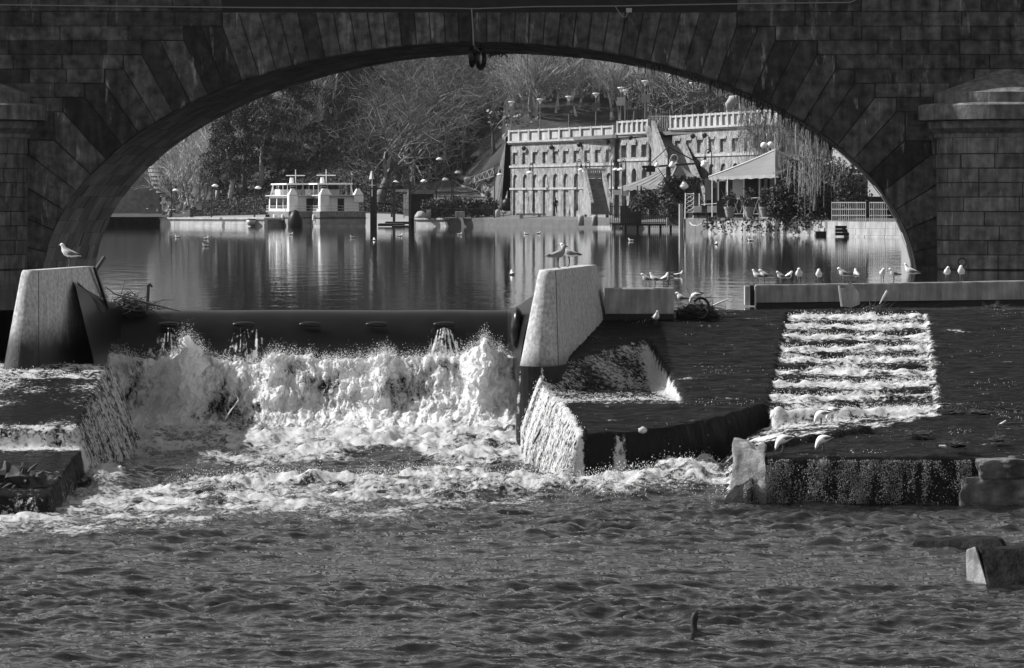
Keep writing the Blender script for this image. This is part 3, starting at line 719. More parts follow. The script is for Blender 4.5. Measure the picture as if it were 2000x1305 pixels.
# streams poured by the fins onto the foam
for px0, w, strength in ((330, 44, .26), (472, 40, .28), (500, 46, .18), (867, 34, .50), (845, 26, .22), (892, 26, .22)):
    n, m = 46, 40; u = np.linspace(-1, 1, n)[None, :]; s = np.linspace(0, 1, m)[:, None]
    spread = .55 + .75 * s
    pxx = px0 + u * w * spread; pyy = 640 + s * 66 + 6 * np.abs(u)
    dep = 90.95 - .55 * np.sqrt(s) - .12 * np.cos(u * 1.5) + .05 * pn(u * 5, s * 3, px0)
    Vx = (pxx - CX) * dep / F; Vz = CZ - (pyy - HY) * dep / F
    fo_ = strength + .45 * pn(u * 7 + px0, s * .9, 1) + .2 * pn(u * 16 + px0, s * 1.2, 4) + .25 * s - .55 * np.abs(u) ** 3
    o = np_mesh('white_water', np.stack([Vx, dep + 0 * Vx, Vz], -1), grid_quads(m, n), water_mat('falling_film', .02, .1, (6, 6, 1.2), .03, True, froth_scale=4, alpha=True, foam_base=.85), attrs={'foam': fo_}); tag(o, 'thin white spill below a fin of the rubber weir', 'white water', kind='stuff')
n, m = 40, 40; u = np.linspace(0, 1, n)[None, :]; sv = np.linspace(0, 1, m)[:, None]
pxx = 1012 + u * 50 + 6 * sv * (u - .5); pyy = 716 + sv * 92; dep = 83.3 - .5 * np.sqrt(sv) + .05 * pn(u * 6, sv * 2, 3)
o = np_mesh('white_water', np.stack([(pxx - CX) * dep / F, dep + 0 * pxx, CZ - (pyy - HY) * dep / F], -1), grid_quads(m, n), MATS['falling_film'], attrs={'foam': -.12 + .6 * pn(u * 6, sv * .8, 5) + .3 * sv + .45 * u ** 2}); tag(o, 'thin dark and white spill running down the foot of the pier beside the apron', 'white water', kind='stuff')
# ---------------------------------------------------------------- flying drops, plus white specks painted as glints on the apron
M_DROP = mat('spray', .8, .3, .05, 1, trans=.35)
_oct = np.array([(1,0,0),(-1,0,0),(0,1,0),(0,-1,0),(0,0,1),(0,0,-1)], float); _of = np.array([(0,2,4),(2,1,4),(1,3,4),(3,0,4),(2,0,5),(1,2,5),(3,1,5),(0,3,5)])
def drops(C, R):
    n = len(C); st_ = RNG.uniform(.5, 1.5, (n, 1, 3)) * np.array((.8, .8, 1.25)); V = C[:, None] + _oct[None] * R[:, None, None] * st_
    Fq = (np.arange(n) * 6)[:, None, None] + _of[None]
    return V.reshape(-1, 3), Fq.reshape(-1, 3)
Cs, Rs = [], []
i0 = RNG.integers(0, ns_ * nx_, 200000); S0 = Sf.ravel()[i0]; wgt = (.25 + 1.0 * ridge.ravel()[i0] + .9 * np.exp(-((S0 - .1) / .1) ** 2)) * np.clip(ff.ravel()[i0], 0, 1)
i0 = i0[RNG.random(len(i0)) < wgt * .42]
base = np.stack([Xf2, Yf, zf], -1).reshape(-1, 3)[i0]
lift = np.abs(RNG.normal(0, 1, len(i0))) * (.05 + .06 * ridge.ravel()[i0] + .07 * np.exp(-((Sf.ravel()[i0] - .08) / .1) ** 2))
Cs.append(base + np.stack([RNG.normal(0, .05, len(i0)), -lift * .6, lift], 1)); Rs.append(RNG.uniform(.0025, .007, len(i0)) * RNG.choice([1, 1, 1, 1.6], len(i0)))
def patch(n, pxr, pyr, dr, r, up=.0):
    a = RNG.uniform(pxr[0], pxr[1], n); b = RNG.uniform(pyr[0], pyr[1], n); d = RNG.uniform(dr[0], dr[1], n)
    Cs.append(np.stack([(a - CX) * d / F, d, CZ - (b - HY) * d / F], 1)); Rs.append(RNG.uniform(r * .5, r * 1.2, n))
# along foam crests on the low water and the apron
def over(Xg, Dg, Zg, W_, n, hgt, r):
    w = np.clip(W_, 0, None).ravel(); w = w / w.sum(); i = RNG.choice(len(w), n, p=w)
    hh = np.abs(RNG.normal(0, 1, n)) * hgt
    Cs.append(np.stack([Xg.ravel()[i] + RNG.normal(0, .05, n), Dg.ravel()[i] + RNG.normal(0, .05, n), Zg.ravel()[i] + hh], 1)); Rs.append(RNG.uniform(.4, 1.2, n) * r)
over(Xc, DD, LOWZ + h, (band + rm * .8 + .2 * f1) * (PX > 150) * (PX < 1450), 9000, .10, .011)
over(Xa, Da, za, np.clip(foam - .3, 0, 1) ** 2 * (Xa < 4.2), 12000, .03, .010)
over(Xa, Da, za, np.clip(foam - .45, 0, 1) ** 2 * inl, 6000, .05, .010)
over(Xa, Da, za, calm * (za > LOWZ + .3) * np.clip(fbm(Xa * .5, Da * .8, 93, 3), 0, 1) ** 2, 2600, .012, .008)  # white specks scattered as wet glints over the open apron
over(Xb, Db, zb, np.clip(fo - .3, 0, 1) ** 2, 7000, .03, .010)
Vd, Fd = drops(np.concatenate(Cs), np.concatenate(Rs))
o = np_mesh('spray_and_glints', Vd, Fd, M_DROP, smooth=False); tag(o, 'white drops thrown up from the churning water', 'spray', kind='stuff')
# ---------------------------------------------------------------- far bank: terrain
M_LAWN = mat('lawn', .034, .95, .6, .5, .12, 2)
M_ROAD = mat('asphalt', .11, .9, .15, .8)
M_PAVE = mat('paving', .12, .9, .2, 1.2)
M_LIME = mat('limestone', .36, .85, .2, 1.1, .02, 9, .25, 1.4, 0, .2)
M_FAC = mat('facade_stone', .26, .85, .45, 1.7, .18, 3.0, .4, 2.6, 0, .22, .25)
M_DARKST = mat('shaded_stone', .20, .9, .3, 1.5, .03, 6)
M_LEAF = mat('leaf_dark', .06, .8, .4, 1.2, island=.5)
M_LEAF2 = mat('leaf_mid', .08, .8, .4, 1.2, island=.5)
M_BARK = mat('bark', .16, .9, .35, 3)
M_BARKD = mat('bark_dark', .07, .9, .3, 3)
M_BIRCH = mat('birch_bark', .45, .8, .3, 3)
M_TWIG = mat('woods_twigs', .42, .9, .3, .1, island=.65)
M_CANVAS = mat('canvas', .25, .85, .1, .8, .03, 2, trans=.25)
M_LAMPW = mat('lamp_white', .8, .4, .05)
M_POT = mat('clay_pot', .30, .85, .15, 4)
M_PALE = mat('pale_metal', .5, .5, .1)
def road_edge(d): return -1.0 - .179 * (d - 470)
def terrain(x, d):
    px = 1000 + F * x / d; e = np.maximum(d - 450, 0)
    k = interp(px.ravel(), [(300, .0), (340, .0), (356, .004), (420, .061), (500, .107), (560, .175), (640, .235), (720, .23), (770, .18), (805, .076), (2000, .076)]).reshape(px.shape)
    z = 1.15 + k * np.minimum(e, 75)
    bank = np.clip((x - road_edge(d)) * 1.0, 0, 8.5) * sst(462, 476, d) * (px < 1300) * (px > 700); z = z + bank
    st0 = interp(px.ravel(), [(200, 560), (330, 545), (420, 490), (520, 486), (640, 492), (800, 528), (1000, 520), (3000, 500)]).reshape(px.shape)
    cap = interp(x.ravel(), [(-150, 24), (-62, 22), (-30, 27), (0, 36), (100, 44)]).reshape(px.shape)
    steep = np.maximum(d - st0, 0) * .42
    z = z + np.maximum(cap - 6, 1) * (1 - np.exp(-steep / np.maximum(cap - 6, 1)))
    terr = sst(-.5, .5, x - (-.2 + .42 * (440 - d)) - 2) * (px > 985); z = np.where(terr > .5, np.maximum(z, 11.3 + np.minimum(np.maximum(d - 478, 0) * .28, 30)), z)
    return z + .35 * fbm(x * .12, d * .12, 2, 3) * sst(455, 480, d)
gx = np.concatenate([np.linspace(-260, -75, 16), np.linspace(-70, 60, 200), np.linspace(65, 200, 16)]); gd = np.concatenate([np.linspace(452, 545, 130), np.linspace(548, 1000, 70)])
Xt, Dt = np.meshgrid(gx, gd); Zt = terrain(Xt, Dt)
hill = np_mesh('hill', np.stack([Xt, Dt, Zt], -1), grid_quads(*Xt.shape), M_LAWN); tag(hill, kind='structure')
rv = [];
for d in np.linspace(458, 530, 40):
    a, b = X(792, d) - .5, road_edge(d) + .1
    if b - a < .6: b = a + .6
    for s in np.linspace(0, 1, 7): x = a + (b - a) * s; rv.append((x, d, float(terrain(np.array([min(x, road_edge(d) - .05)]), np.array([d]))[0]) + .06))
rd = np_mesh('road', rv, grid_quads(40, 7), M_ROAD); tag(rd, kind='structure')
kb = MB(); kp = [np.array((road_edge(d) + .1, d, float(terrain(np.array([road_edge(d) - .1]), np.array([d]))[0]))) for d in np.linspace(466, 528, 24)]
for a, b in zip(kp[:-1], kp[1:]):
    kb.hexa([a + (-.12, 0, 0), a + (.2, 0, 0), b + (.2, 0, 0), b + (-.12, 0, 0), a + (-.12, 0, .28), a + (.2, 0, .28), b + (.2, 0, .28), b + (-.12, 0, .28)])
tag(kb.build('kerb', M_LIME), kind='structure')
rb = MB(); rr_ = random.Random(2)
for i in range(190):
    d = rr_.uniform(464, 518); x = road_edge(d) + rr_.uniform(.35, 1.0); rb.blob((x, d, float(terrain(np.array([x]), np.array([d]))[0]) + rr_.uniform(0, .5)), rr_.uniform(.2, .45), 6, 4, .5, i)
rb.tube([k_ + np.array((.75, 0, .12)) for k_ in kp], .3, 6)
o = rb.build('rubble_wall', M_DARKST); tag(o, 'rough rubble retaining wall along the kerb of the sloping road', 'retaining wall', kind='thing')
# promenade and quays
pv = MB().prism([(X(945, 436), 436, 1.0), (X(1215, 404), 404, .95), (X(1400, 372), 372, 1.1), (X(1400, 400), 400, 1.5), (X(1250, 418), 418, 1.9), (X(990, 446), 446, 1.9), (X(900, 470), 470, 2.0), (X(800, 470), 470, 1.6), (X(812, 446), 446, 1.05)], (0, 0, -2.5))
tag(pv.build('pavement', M_PAVE), kind='structure')
def quay(name, px0, d0, px1, d1, zt, depth, label, m=M_LIME):
    w = Wall((X(px0, d0), d0), (X(px1, d1), d1)); w.n = w.n if w.n[1] < 0 else -w.n; t = thing(name, w.p(w.L / 2, 0, 0), label, 'quay', 'stone quays along the far bank'); n = max(3, int(w.L / 2.6)); mb = MB()
    for k in range(2):
        for i in range(n): w.box(mb, w.L * i / n + .02, w.L * (i + 1) / n - .02, -.6, -.03 * k, -.4 + (zt + .2) * .5 * k, -.4 + (zt + .2) * (.49 + .49 * k))
    mb.build('wall_courses', m, t); mb = MB(); w.box(mb, -.1, w.L + .1, -depth, .12, zt - .22, zt); mb.build('coping', m, t); mb = MB(); w.box(mb, .1, w.L - .1, -depth + .1, -.6, -.5, zt - .23); mb.build('fill', M_DARKST, t)
    return t
M_QUAY = mat('quay_stone', .55, .85, .2, 1.1, .02, 9, .25, 1.4, 0, .2)
quay('stone_quay', 312, 453, 516, 441, 1.1, 8, 'long pale stone quay below the lawn, ending at the moored boats', M_QUAY)
quay('stone_quay', 812, 444.5, 951, 437.5, 1.05, 7, 'pale stone quay with hedge bushes above it, right beside the kiosk', M_QUAY)
# black and white floats along the lower promenade
fl = thing('landing_kerb', P(1080, 444, 410), 'landing edge of alternating white and black blocks below the concrete bench', 'landing edge')
pts_ = [(951, 436.0), (1215, 404.0)]; nb = 11
for i in range(nb):
    a, b = i / nb, (i + 1) / nb; pa, pb = 951 + 264 * a, 951 + 264 * b; da, db = 436 - 32 * a, 436 - 32 * b
    wht = i % 2
    mb = MB(); p0, p1 = np.array((X(pa, da), da - .5, 0)), np.array((X(pb, db), db - .5, 0)); e = (p1 - p0); w = np.array((0, 1.2, 0))
    f0, f1_ = (p0 + e * (.18 if wht else 0)), (p1 - e * (0 if wht else -.18))
    f0 = p0 + e * (-.15 if wht else .15); f1_ = p1 + e * (.15 if wht else -.15)
    mb.hexa([f0 + (0, 0, -.4), f1_ + (0, 0, -.4), f1_ + w + (0, 0, -.4), f0 + w + (0, 0, -.4), f0 + (0, 0, .30), f1_ + (0, 0, .30), f1_ + w + (0, 0, .30), f0 + w + (0, 0, .30)])
    mb.build('white_block' if wht else 'black_block', M_LIME if wht else M_BLACK, fl)
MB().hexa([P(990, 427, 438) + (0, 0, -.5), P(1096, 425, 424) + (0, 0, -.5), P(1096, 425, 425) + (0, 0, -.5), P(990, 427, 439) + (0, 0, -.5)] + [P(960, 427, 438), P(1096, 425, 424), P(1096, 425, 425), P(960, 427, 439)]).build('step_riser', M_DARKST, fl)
MB().hexa([P(1096, 430, 423), P(1195, 430, 412), P(1195, 430, 413), P(1096, 430, 424), P(1096, 426, 423), P(1195, 426, 412), P(1195, 426, 413), P(1096, 426, 424)]).build('step_riser', M_LIME, fl)
# ---------------------------------------------------------------- terrace wall with niches
terrace = thing('terrace_wall', (5, 425, 1.9), 'tall pale stone terrace wall with rows of niches and a panelled parapet', 'terrace wall')
def facade(w, nb, zbase, ztop, deep=.34, arches=True, posts=2):
    H0 = ztop - 9.8
    fr = MB(); bk = MB(); pr = MB(); pitch = w.L / nb; z1, z2, z3, z4 = ztop - 4.2, ztop - 2.75, ztop - 1.45, ztop
    w.box(bk, 0, w.L, -deep - .5, -deep, zbase - 1, z3)
    win = pitch * .5
    for i in range(nb + 1):
        a = i * pitch - pitch * .25 if i else 0; b = i * pitch + pitch * .25 if i < nb else w.L
        w.box(fr, a, b, -deep, 0, zbase - 1, z3)
    for i in range(nb):
        a, b = i * pitch + pitch * .25, (i + 1) * pitch - pitch * .25
        w.box(fr, a, b, -deep, 0, z2, z3); w.box(fr, a, b, -deep, 0, z1 - .45, z1 + .05)
        w.box(fr, a - .12, b + .12, 0.0, .10, z2, z2 + .28)
        if arches: w.arch(fr, a - .0, b + .0, z1 - 1.9, z1 - .451, -deep, 0)
        for k in range(4): w.box(fr, b - .001, b + .22, 0, .06, z1 + .1 + k * .34, z1 + .1 + k * .34 + .18)
    w.box(pr, -.1, w.L + .1, 0, .14, z1 - .38, z1 - .12); w.box(pr, -.1, w.L + .1, 0, .10, zbase + 2.6, zbase + 2.85)
    w.box(pr, -.15, w.L + .15, 0, .22, z3 - .28, z3 - .1); w.box(pr, -.15, w.L + .15, -.5, .42, z3 - .1, z3 + .12)
    w.box(pr, -.05, w.L + .05, -.35, -.02, z3 + .12, z4 - .2); w.box(pr, -.1, w.L + .1, -.4, .2, z4 - .2, z4)
    np_ = nb * posts if posts else nb
    for i in range(np_ + 1):
        u = w.L * i / np_; w.box(pr, u - .22, u + .22, -.02, .24, z3 + .12, z4 + .05)
    return fr, bk, pr
for nm, a, b, nb, zb, zt, ar in (('a', (X(1200, 412), 412), (X(997, 440), 440), 10, 1.9, 11.8, True), ('b', (X(1268, 400), 400), (X(1209, 409), 409), 3, 1.9, 12.2, True), ('c', (X(1520, 366), 366), (X(1313, 394), 394), 9, 1.9, 12.45, True)):
    w = Wall(a, b); fr, bk, pr = facade(w, nb, zb, zt, .24 if nb != 3 else .45, ar, 1 if nb == 10 else 2)
    fr.build('wall_face', M_FAC, terrace); bk.build('niche_back', M_FAC, terrace); pr.build('parapet', M_LIME, terrace)
    if nm == 'a': WA = w
    if nm == 'b': WB = w
    if nm == 'c': WC = w
ret = MB()
for w in (WA, WB, WC):                                             # return walls at the ends, terrace slab
    ret.hexa([w.p(0, 0, 0), w.p(0, -6, 0), w.p(.5, -6, 0), w.p(.5, 0, 0), w.p(0, 0, 10.7), w.p(0, -6, 10.7), w.p(.5, -6, 10.7), w.p(.5, 0, 10.7)])
    ret.hexa([w.p(w.L, 0, 0), w.p(w.L, -6, 0), w.p(w.L - .5, -6, 0), w.p(w.L - .5, 0, 0), w.p(w.L, 0, 10.2), w.p(w.L, -6, 10.2), w.p(w.L - .5, -6, 10.2), w.p(w.L - .5, 0, 10.2)])
ret.build('end_wall', M_FAC, terrace)
tp = MB().prism([(X(997, 440) + .6, 440, 10.6), (X(1520, 366) + .6, 366, 10.9), (90, 366, 10.9), (90, 480, 10.9), (4, 480, 10.6)], (0, 0, -.4)); tag(tp.build('terrace_pavement', M_PAVE), kind='structure')
def flight(name, top, bot, wid, n, label, rails=True):
    t = thing(name, bot, label, 'staircase', 'stone staircases against the terrace wall')
    top, bot, wid = (np.array(v, float) for v in (top, bot, wid)); mb = MB(); run = (bot - top); h = np.array((run[0], run[1], 0))
    for i in range(n):
        a = top + h * (i / n); b = top + h * ((i + 1) / n) ; z = top[2] + run[2] * (i + 1) / n
        mb.hexa([(a[0], a[1], bot[2] - .3), (a[0] + wid[0], a[1] + wid[1], bot[2] - .3), (b[0] + wid[0], b[1] + wid[1], bot[2] - .3), (b[0], b[1], bot[2] - .3), (a[0], a[1], z), (a[0] + wid[0], a[1] + wid[1], z), (b[0] + wid[0], b[1] + wid[1], z), (b[0], b[1], z)])
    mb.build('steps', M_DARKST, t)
    for s in (-.12, 1.0):
        o = wid * s; u = wid / np.linalg.norm(wid) * .35; p = MB()
        a, b = top + o, bot + o
        p.hexa([(a[0], a[1], bot[2] - .3), a * (1, 1, 0) + u + (0, 0, bot[2] - .3), b * (1, 1, 0) + u + (0, 0, bot[2] - .3), (b[0], b[1], bot[2] - .3), a + (0, 0, 1.0), a + u + (0, 0, 1.0), b + u + (0, 0, 1.0), b + (0, 0, 1.0)])
        p.build('parapet', M_FAC, t)
    return t
f1t = flight('stone_staircase', P(1143, 346, 404), P(1158, 414, 396), (1.85, .45, 0), 22, 'dark stone staircase rising to a small balustraded landing halfway along the terrace wall')
ld = MB()
for i in range(9): c = P(1145 + i * 4.0, 345, 404.3); ld.lathe([(.10, 0), (.14, .25), (.07, .55), (.11, .8)], c, 6)
ld.build('baluster', M_LIME, f1t); MB().pbox(1141, 329, 1180, 333, 404, .4).pbox(1141, 344, 1180, 348, 404.1, 1.5).build('landing_rail', M_LIME, f1t)
f2t = flight('stone_staircase', P(1277, 253, 399), P(1332, 395, 372), (2.25, .55, 0), 44, 'long dark stone staircase climbing to the top of the terrace behind the peaked tent')
ra = MB()
for i in range(12):
    p = P(1274 + i * 3.4, 252, 400); ra.tube([p, p + (0, 0, 1.5)], .03, 4)
ra.tube([P(1272, 228, 400), P(1314, 228, 400)], .04, 4); ra.build('handrail', M_PALE, f2t)
# slanting balustrade ramps drawn on the wall beside the block with three niches
for px0, py0, d0, px1, py1, d1 in ((1207, 262, 409, 1180, 345, 412.5), (1268, 246, 399.3, 1290, 320, 396)):
    mb = MB()
    for k in range(5):
        a, b = P(px0 - k * 2.4, py0, d0 - .4), P(px1 - k * 2.4 + (2 if px1 > px0 else 0), py1, d1 - .4); mb.obox((a + b) / 2, (b - a) / 2, (.04, .0, .03), (0, .08, 0))
    mb.build('sloping_balustrade', M_LIME, terrace)
fl_ = MB()
for px, py, d in ((1023, 290, 436.4), (1077, 288, 429), (1131, 283, 421.6), (1187, 278, 414), (1231, 269, 405), (1353, 266, 388.3), (1376, 264.5, 384.8)):
    c = P(px, py, d - 1.2); fl_.lathe([(.05, -.3), (.25, -.15), (.3, .1), (.12, .28)], c, 8); fl_.tube([c, c + (.8, .9, .05)], .05, 4)
fl_.build('floodlight', M_IRON, terrace)
# ---------------------------------------------------------------- lamps
def lamp(px, ytop, ybase, d, dx, label, hoop=False, name='street_lamp', group='curved-arm lamps along the promenade'):
    t = thing(name, P(px, ybase, d), label, 'street lamp', group); b, tpz = P(px, ybase, d), P(px, ytop, d)
    MB().tube([b, b + (0, 0, .8), b + (0, 0, .9), tpz], [.13, .11, .08, .06], 6).build('post', M_IRON, t)
    r = abs(dx) / F * d; s = 1 if dx > 0 else -1; arm = MB(); n = 8
    pts_ = [tpz + np.array((s * r * .5 * (1 - math.cos(math.pi * i / n)), 0, r * .55 * math.sin(math.pi * i / n))) for i in range(n + 1)]
    arm.tube(pts_ + [pts_[-1] + (0, 0, -.25)], .045, 5)
    if hoop: arm.tube([tpz + (s * r * .5, 0, r * .2), tpz + (s * r * .5, 0, -r * .1)], .14, 6)
    arm.build('arm', M_IRON, t)
    c = pts_[-1] + (0, 0, -.3); MB().lathe([(.05, .05), (.12, -.1), (.14, -.42)], c, 8).build('lantern_cap', M_IRON, t)
    MB().lathe([(.14, -.42), (.42, -.62), (.42, -.72), (.2, -.8)], c, 10).build('lamp_shade', M_LAMPW, t)
for px, yt, yb, d, dx, lb in ((335, 357, 424, 446, 8, 'lamp at the end of the long quay, near the far bridge pier'), (413, 348, 424, 446, 7, 'lamp on the long quay at the foot of the lawn'), (497, 352, 424, 446, 7, 'lamp on the long quay just before the moored boats'),
    (765, 341, 424, 452, 8, 'lamp behind the timber jetty frame'), (852, 296, 425, 448, 6, 'tall lamp above the hedge bushes with its white shade near the road'), (885, 322, 396, 452, 9, 'lamp standing on the sloping road beside the parked car'),
    (965.5, 326, 426, 436, 11, 'lamp beside the lattice gangway, standing on the quay corner'), (838, 339, 420, 447, -10, 'lamp with dark shade beside the kiosk'), (882, 336, 396, 453, -12, 'lamp on the sloping road with its arm turned to the kiosk'), (690, 345, 424, 470, 6, 'lamp on the lawn behind the second boat')):
    lamp(px, yt, yb, d, dx, lb)
for px, yt, yb, d, dx, lb in ((1041, 322, 413, 430, -6, 'hooped lamp in front of the terrace wall, near the walking person'), (1127, 316, 412, 415, 8, 'hooped lamp over the head of the balustraded staircase'), (1152, 318, 412, 412, -8, 'hooped lamp right of the balustraded landing'), (1194, 315, 412, 404, 9, 'hooped lamp beside the peaked tent, before the block of three niches'), (1222, 315, 405, 400, -9, 'hooped lamp between the block of three niches and the peaked tent'), (1390, 299, 405, 374, -13, 'hooped lamp between the two tents')):
    lamp(px, yt, yb, d, dx, lb, True)
TLB = ('above the end of the terrace wall near the bare tree', 'second along the terrace from the bare tree', 'above the middle of the long niche row', 'behind the dark panel near the block', 'above the block of three niches, taller than its neighbour', 'behind the pale panel of the block', 'at the head of the long dark staircase', 'over the second run of niches')
for (px, yt, yb, d), lb in zip(((999, 203, 258, 441), (1055, 198, 252, 433), (1111, 193, 248, 425), (1164, 187, 244, 418), (1213, 176, 240, 410), (1221, 181, 240, 412), (1260, 163, 238, 404), (1353, 167, 226, 392)), TLB):
    t = thing('terrace_lamp', P(px, yb, d), 'white-headed terrace lamp ' + lb, 'street lamp', 'flared lamps on the terrace')
    b, h = P(px, yb + 6, d), P(px, yt + 3, d); MB().tube([b, (b + h) / 2, h], [.10, .07, .05], 6).build('post', M_BARK, t)
    MB().lathe([(.06, -.1), (.16, .15), (.42, .42), (.40, .48), (.1, .52)], h, 10).build('lamp_head', M_LAMPW, t)
PLB = ('dark square panel on a post over the middle of the niche row', 'dark square panel on a post near the end of the niche row', 'pale square panel on a post above the block of three niches', 'grey square panel half behind the pale one', 'grey square panel on a post at the head of the long staircase', 'dark square panel on a post over the second run of niches', 'pale grey panel on a post by the white sculpture')
for (px, py, yb, d, v), lb in zip(((1112, 214, 247, 424, .06), (1165, 209, 243, 417, .09), (1213, 198, 239, 408, .40), (1226, 206, 240, 414, .12), (1262, 193, 237, 402, .22), (1353, 188, 226, 390, .08), (1407, 180, 220, 383, .26)), PLB):
    t = thing('panel_sign', P(px, yb, d), lb, 'panel', 'square panels on the terrace')
    b, h = P(px, yb + 6, d), P(px, py, d); MB().tube([b, h], .06, 5).build('post', M_IRON, t)
    m = mat('panel_%d' % int(v * 100), v, .7, .15, 2); MB().pbox(px - 8, py - 8, px + 8, py + 8, d - .15, .12).build('board', m, t)
    ring = MB(); c = P(px + 4, py + 4, d - .2); ring.tube([c + (.11 * math.cos(q), 0, .11 * math.sin(q)) for q in np.linspace(0, 6.283, 10)], .03, 4); ring.build('round_mark', M_PALE, t)
# ---------------------------------------------------------------- moored tour boats
def boat(cx_, cd, label, named):
    a = np.array((-.27, .963, 0)); r = np.array((.963, .27, 0)); O = np.array((X(cx_, cd), cd, 0.)); T = thing('tour_boat', O, label, 'boat', 'tour boats moored below the lawn')
    B = lambda u, w, z: O + a * u + r * w + np.array((0, 0, z))
    def bx(mb, u0, u1, w0, w1, z0, z1, t=0): return mb.hexa([B(u0,w0,z0), B(u0,w1,z0), B(u1,w1,z0), B(u1,w0,z0), B(u0+t,w0+t,z1), B(u0+t,w1-t,z1), B(u1-t,w1-t,z1), B(u1-t,w0+t,z1)])
    Wd, Ln = 5.7, 17.5
    def hull(z0, z1, g=0): 
        mb = MB(); pl = [(-g, -g), (-g, Wd+g), (Ln*.8, Wd+g), (Ln, Wd*.62), (Ln, Wd*.38), (Ln*.8, -g)]
        mb.prism([B(u, w, z0) for u, w in pl], (0, 0, z1 - z0)); return mb
    hull(-.5, .28).build('boot_stripe', M_LIME, T); hull(.28, 1.02, .03).build('hull', mat('hull_dark', .10, .5, .2) if False else M_HULL, T)
    hull(1.02, 1.12, .12).build('rubbing_strake', M_BLACK, T); hull(1.12, 1.85, .02).build('bulwark', M_HULLD, T)
    hull(1.85, 1.9, -.02).build('deck', M_PALE, T)
    cab = MB(); bx(cab, 1.3, 14.5, .5, Wd - .5, 1.9, 3.75, .08); cab.build('cabin', M_WHITE, T)
    bx(MB(), .6, 15, .2, Wd - .2, 3.76, 3.9).build('cabin_roof', M_PALE, T)
    dr = MB(); bx(dr, 1.26, 1.4, 2.5, 3.3, 1.92, 3.45); d_ = dr.build('door', M_BLACK, T)
    for u0, u1 in ((2.4, 5.5), (6.1, 9.2), (10, 13.5)):
        wn = MB(); bx(wn, u0, u1, .46, .62, 2.25, 3.5); wn.build('window', M_GLASS, T)
    for w0 in (.15, Wd - 1.25):                                     # white ventilator cowls at the two corners
        pv_ = MB(); bx(pv_, .5, 1.6, w0, w0 + 1.1, 3.0, 3.8); pv_.build('cowl_base', M_WHITE, T)
        py_m = MB(); bx(py_m, .5, 1.6, w0, w0 + 1.1, 3.91, 4.65, .38); py_m.build('cowl', M_WHITE, T)
    lo = MB(); bx(lo, .5, 1.7, .15, 1.25, 1.9, 3.0); lo.build('stair_box', M_WHITE, T)
    # upper deck: wheelhouse, canopy roof on struts, mast
    wh = MB(); bx(wh, 9.8, 13.2, 1.0, Wd - 1.0, 3.9, 4.6); wh.build('wheelhouse_base', M_WHITE, T)
    wg = MB(); bx(wg, 10, 12.6, 1.05, Wd - 1.05, 4.6, 5.15); wg.build('wheelhouse_window', M_GLASS, T)
    rf = MB(); bx(rf, 4.2, 13.6, .6, Wd - .6, 5.18, 5.36); rf.build('canopy_roof', M_WHITE, T)
    stt = MB()
    for u in (4.5, 7.2, 9.9, 13.2):
        for w in (.8, Wd - .8): stt.tube([B(u, w, 3.9), B(u, w, 5.2)], .05, 5)
    stt.tube([B(13.2, .8, 5.2), B(14.6, .8, 3.9)], .09, 5); stt.tube([B(4.5, Wd - .8, 5.2), B(3.4, Wd - .8, 3.9)], .07, 5); stt.build('canopy_strut', M_WHITE, T)
    ms = MB().tube([B(9, 2.8, 5.3), B(9, 2.8, 7.1)], .06, 5).tube([B(9, 1.6, 6.35), B(9, 4.0, 6.35)], .06, 5); ms.lathe([(.3, 5.3), (.25, 5.8), (.2, 6.1)], B(9, 2.3, 0), 8); ms.build('mast', M_WHITE, T)
    rl = MB()
    for z in (2.2, 2.55):
        rl.tube([B(.15, .2, z), B(.15, Wd - .2, z)], .025, 4); rl.tube([B(.15, .1, z), B(14, .1, z)], .025, 4)
    for i in range(9): rl.tube([B(.15, .2 + i * (Wd - .4) / 8, 1.85), B(.15, .2 + i * (Wd - .4) / 8, 2.55)], .02, 4)
    for i in range(22): rl.tube([B(.2 + i * .65, .1, 1.85), B(.2 + i * .65, .1, 2.55)], .02, 4)
    rl.build('railing', M_PALE, T)
    ln = MB(); zz = 3.9
    for k in (0, 1, 2, 3, 4): ln.tube([B(6.6, 1.6, 3.95 + .25 * k), B(6.6, 2.4, 3.95 + .25 * k)], .03, 4)
    ln.tube([B(6.6, 1.6, 3.9), B(6.6, 1.6, 5.2)], .03, 4).tube([B(6.6, 2.4, 3.9), B(6.6, 2.4, 5.2)], .03, 4); ln.build('ladder', M_PALE, T)
    fd = MB()
    for u in (2.5, 7.5): fd.lathe([(.05, .5), (.16, .4), (.16, -.2), (.05, -.3)], B(u, -.25, 1.0), 8)
    fd.build('fender', M_WHITE, T)
    if named:
        cu = bpy.data.curves.new('name_text', 'FONT'); cu.body = 'VALENTINO II'; cu.size = .72; cu.extrude = .01
        tx = bpy.data.objects.new('name_lettering', cu); dg = None; COL.objects.link(tx)
        bpy.context.view_layer.update(); me = bpy.data.meshes.new_from_object(tx.evaluated_get(bpy.context.evaluated_depsgraph_get())); bpy.data.objects.remove(tx)
        to = bpy.data.objects.new('name_lettering', me); me.materials.append(M_LETTER); link(to, T)
        p = B(-.06, 1.05, 1.28) - O; to.location = tuple(p); to.rotation_euler = (math.radians(90), 0, math.atan2(r[1], r[0])); to.scale = (.9, 1, 1)
    return T
M_HULL = mat('boat_hull', .24, .5, .2, .8); M_HULLD = mat('boat_bulwark', .15, .5, .2, .8); M_LETTER = mat('lettering', .35, .6)
boat(564, 441, 'white tour boat half hidden behind the boat with a name on its stern', False)
boat(625, 437, 'white tour boat with its name lettered on the dark stern', True)
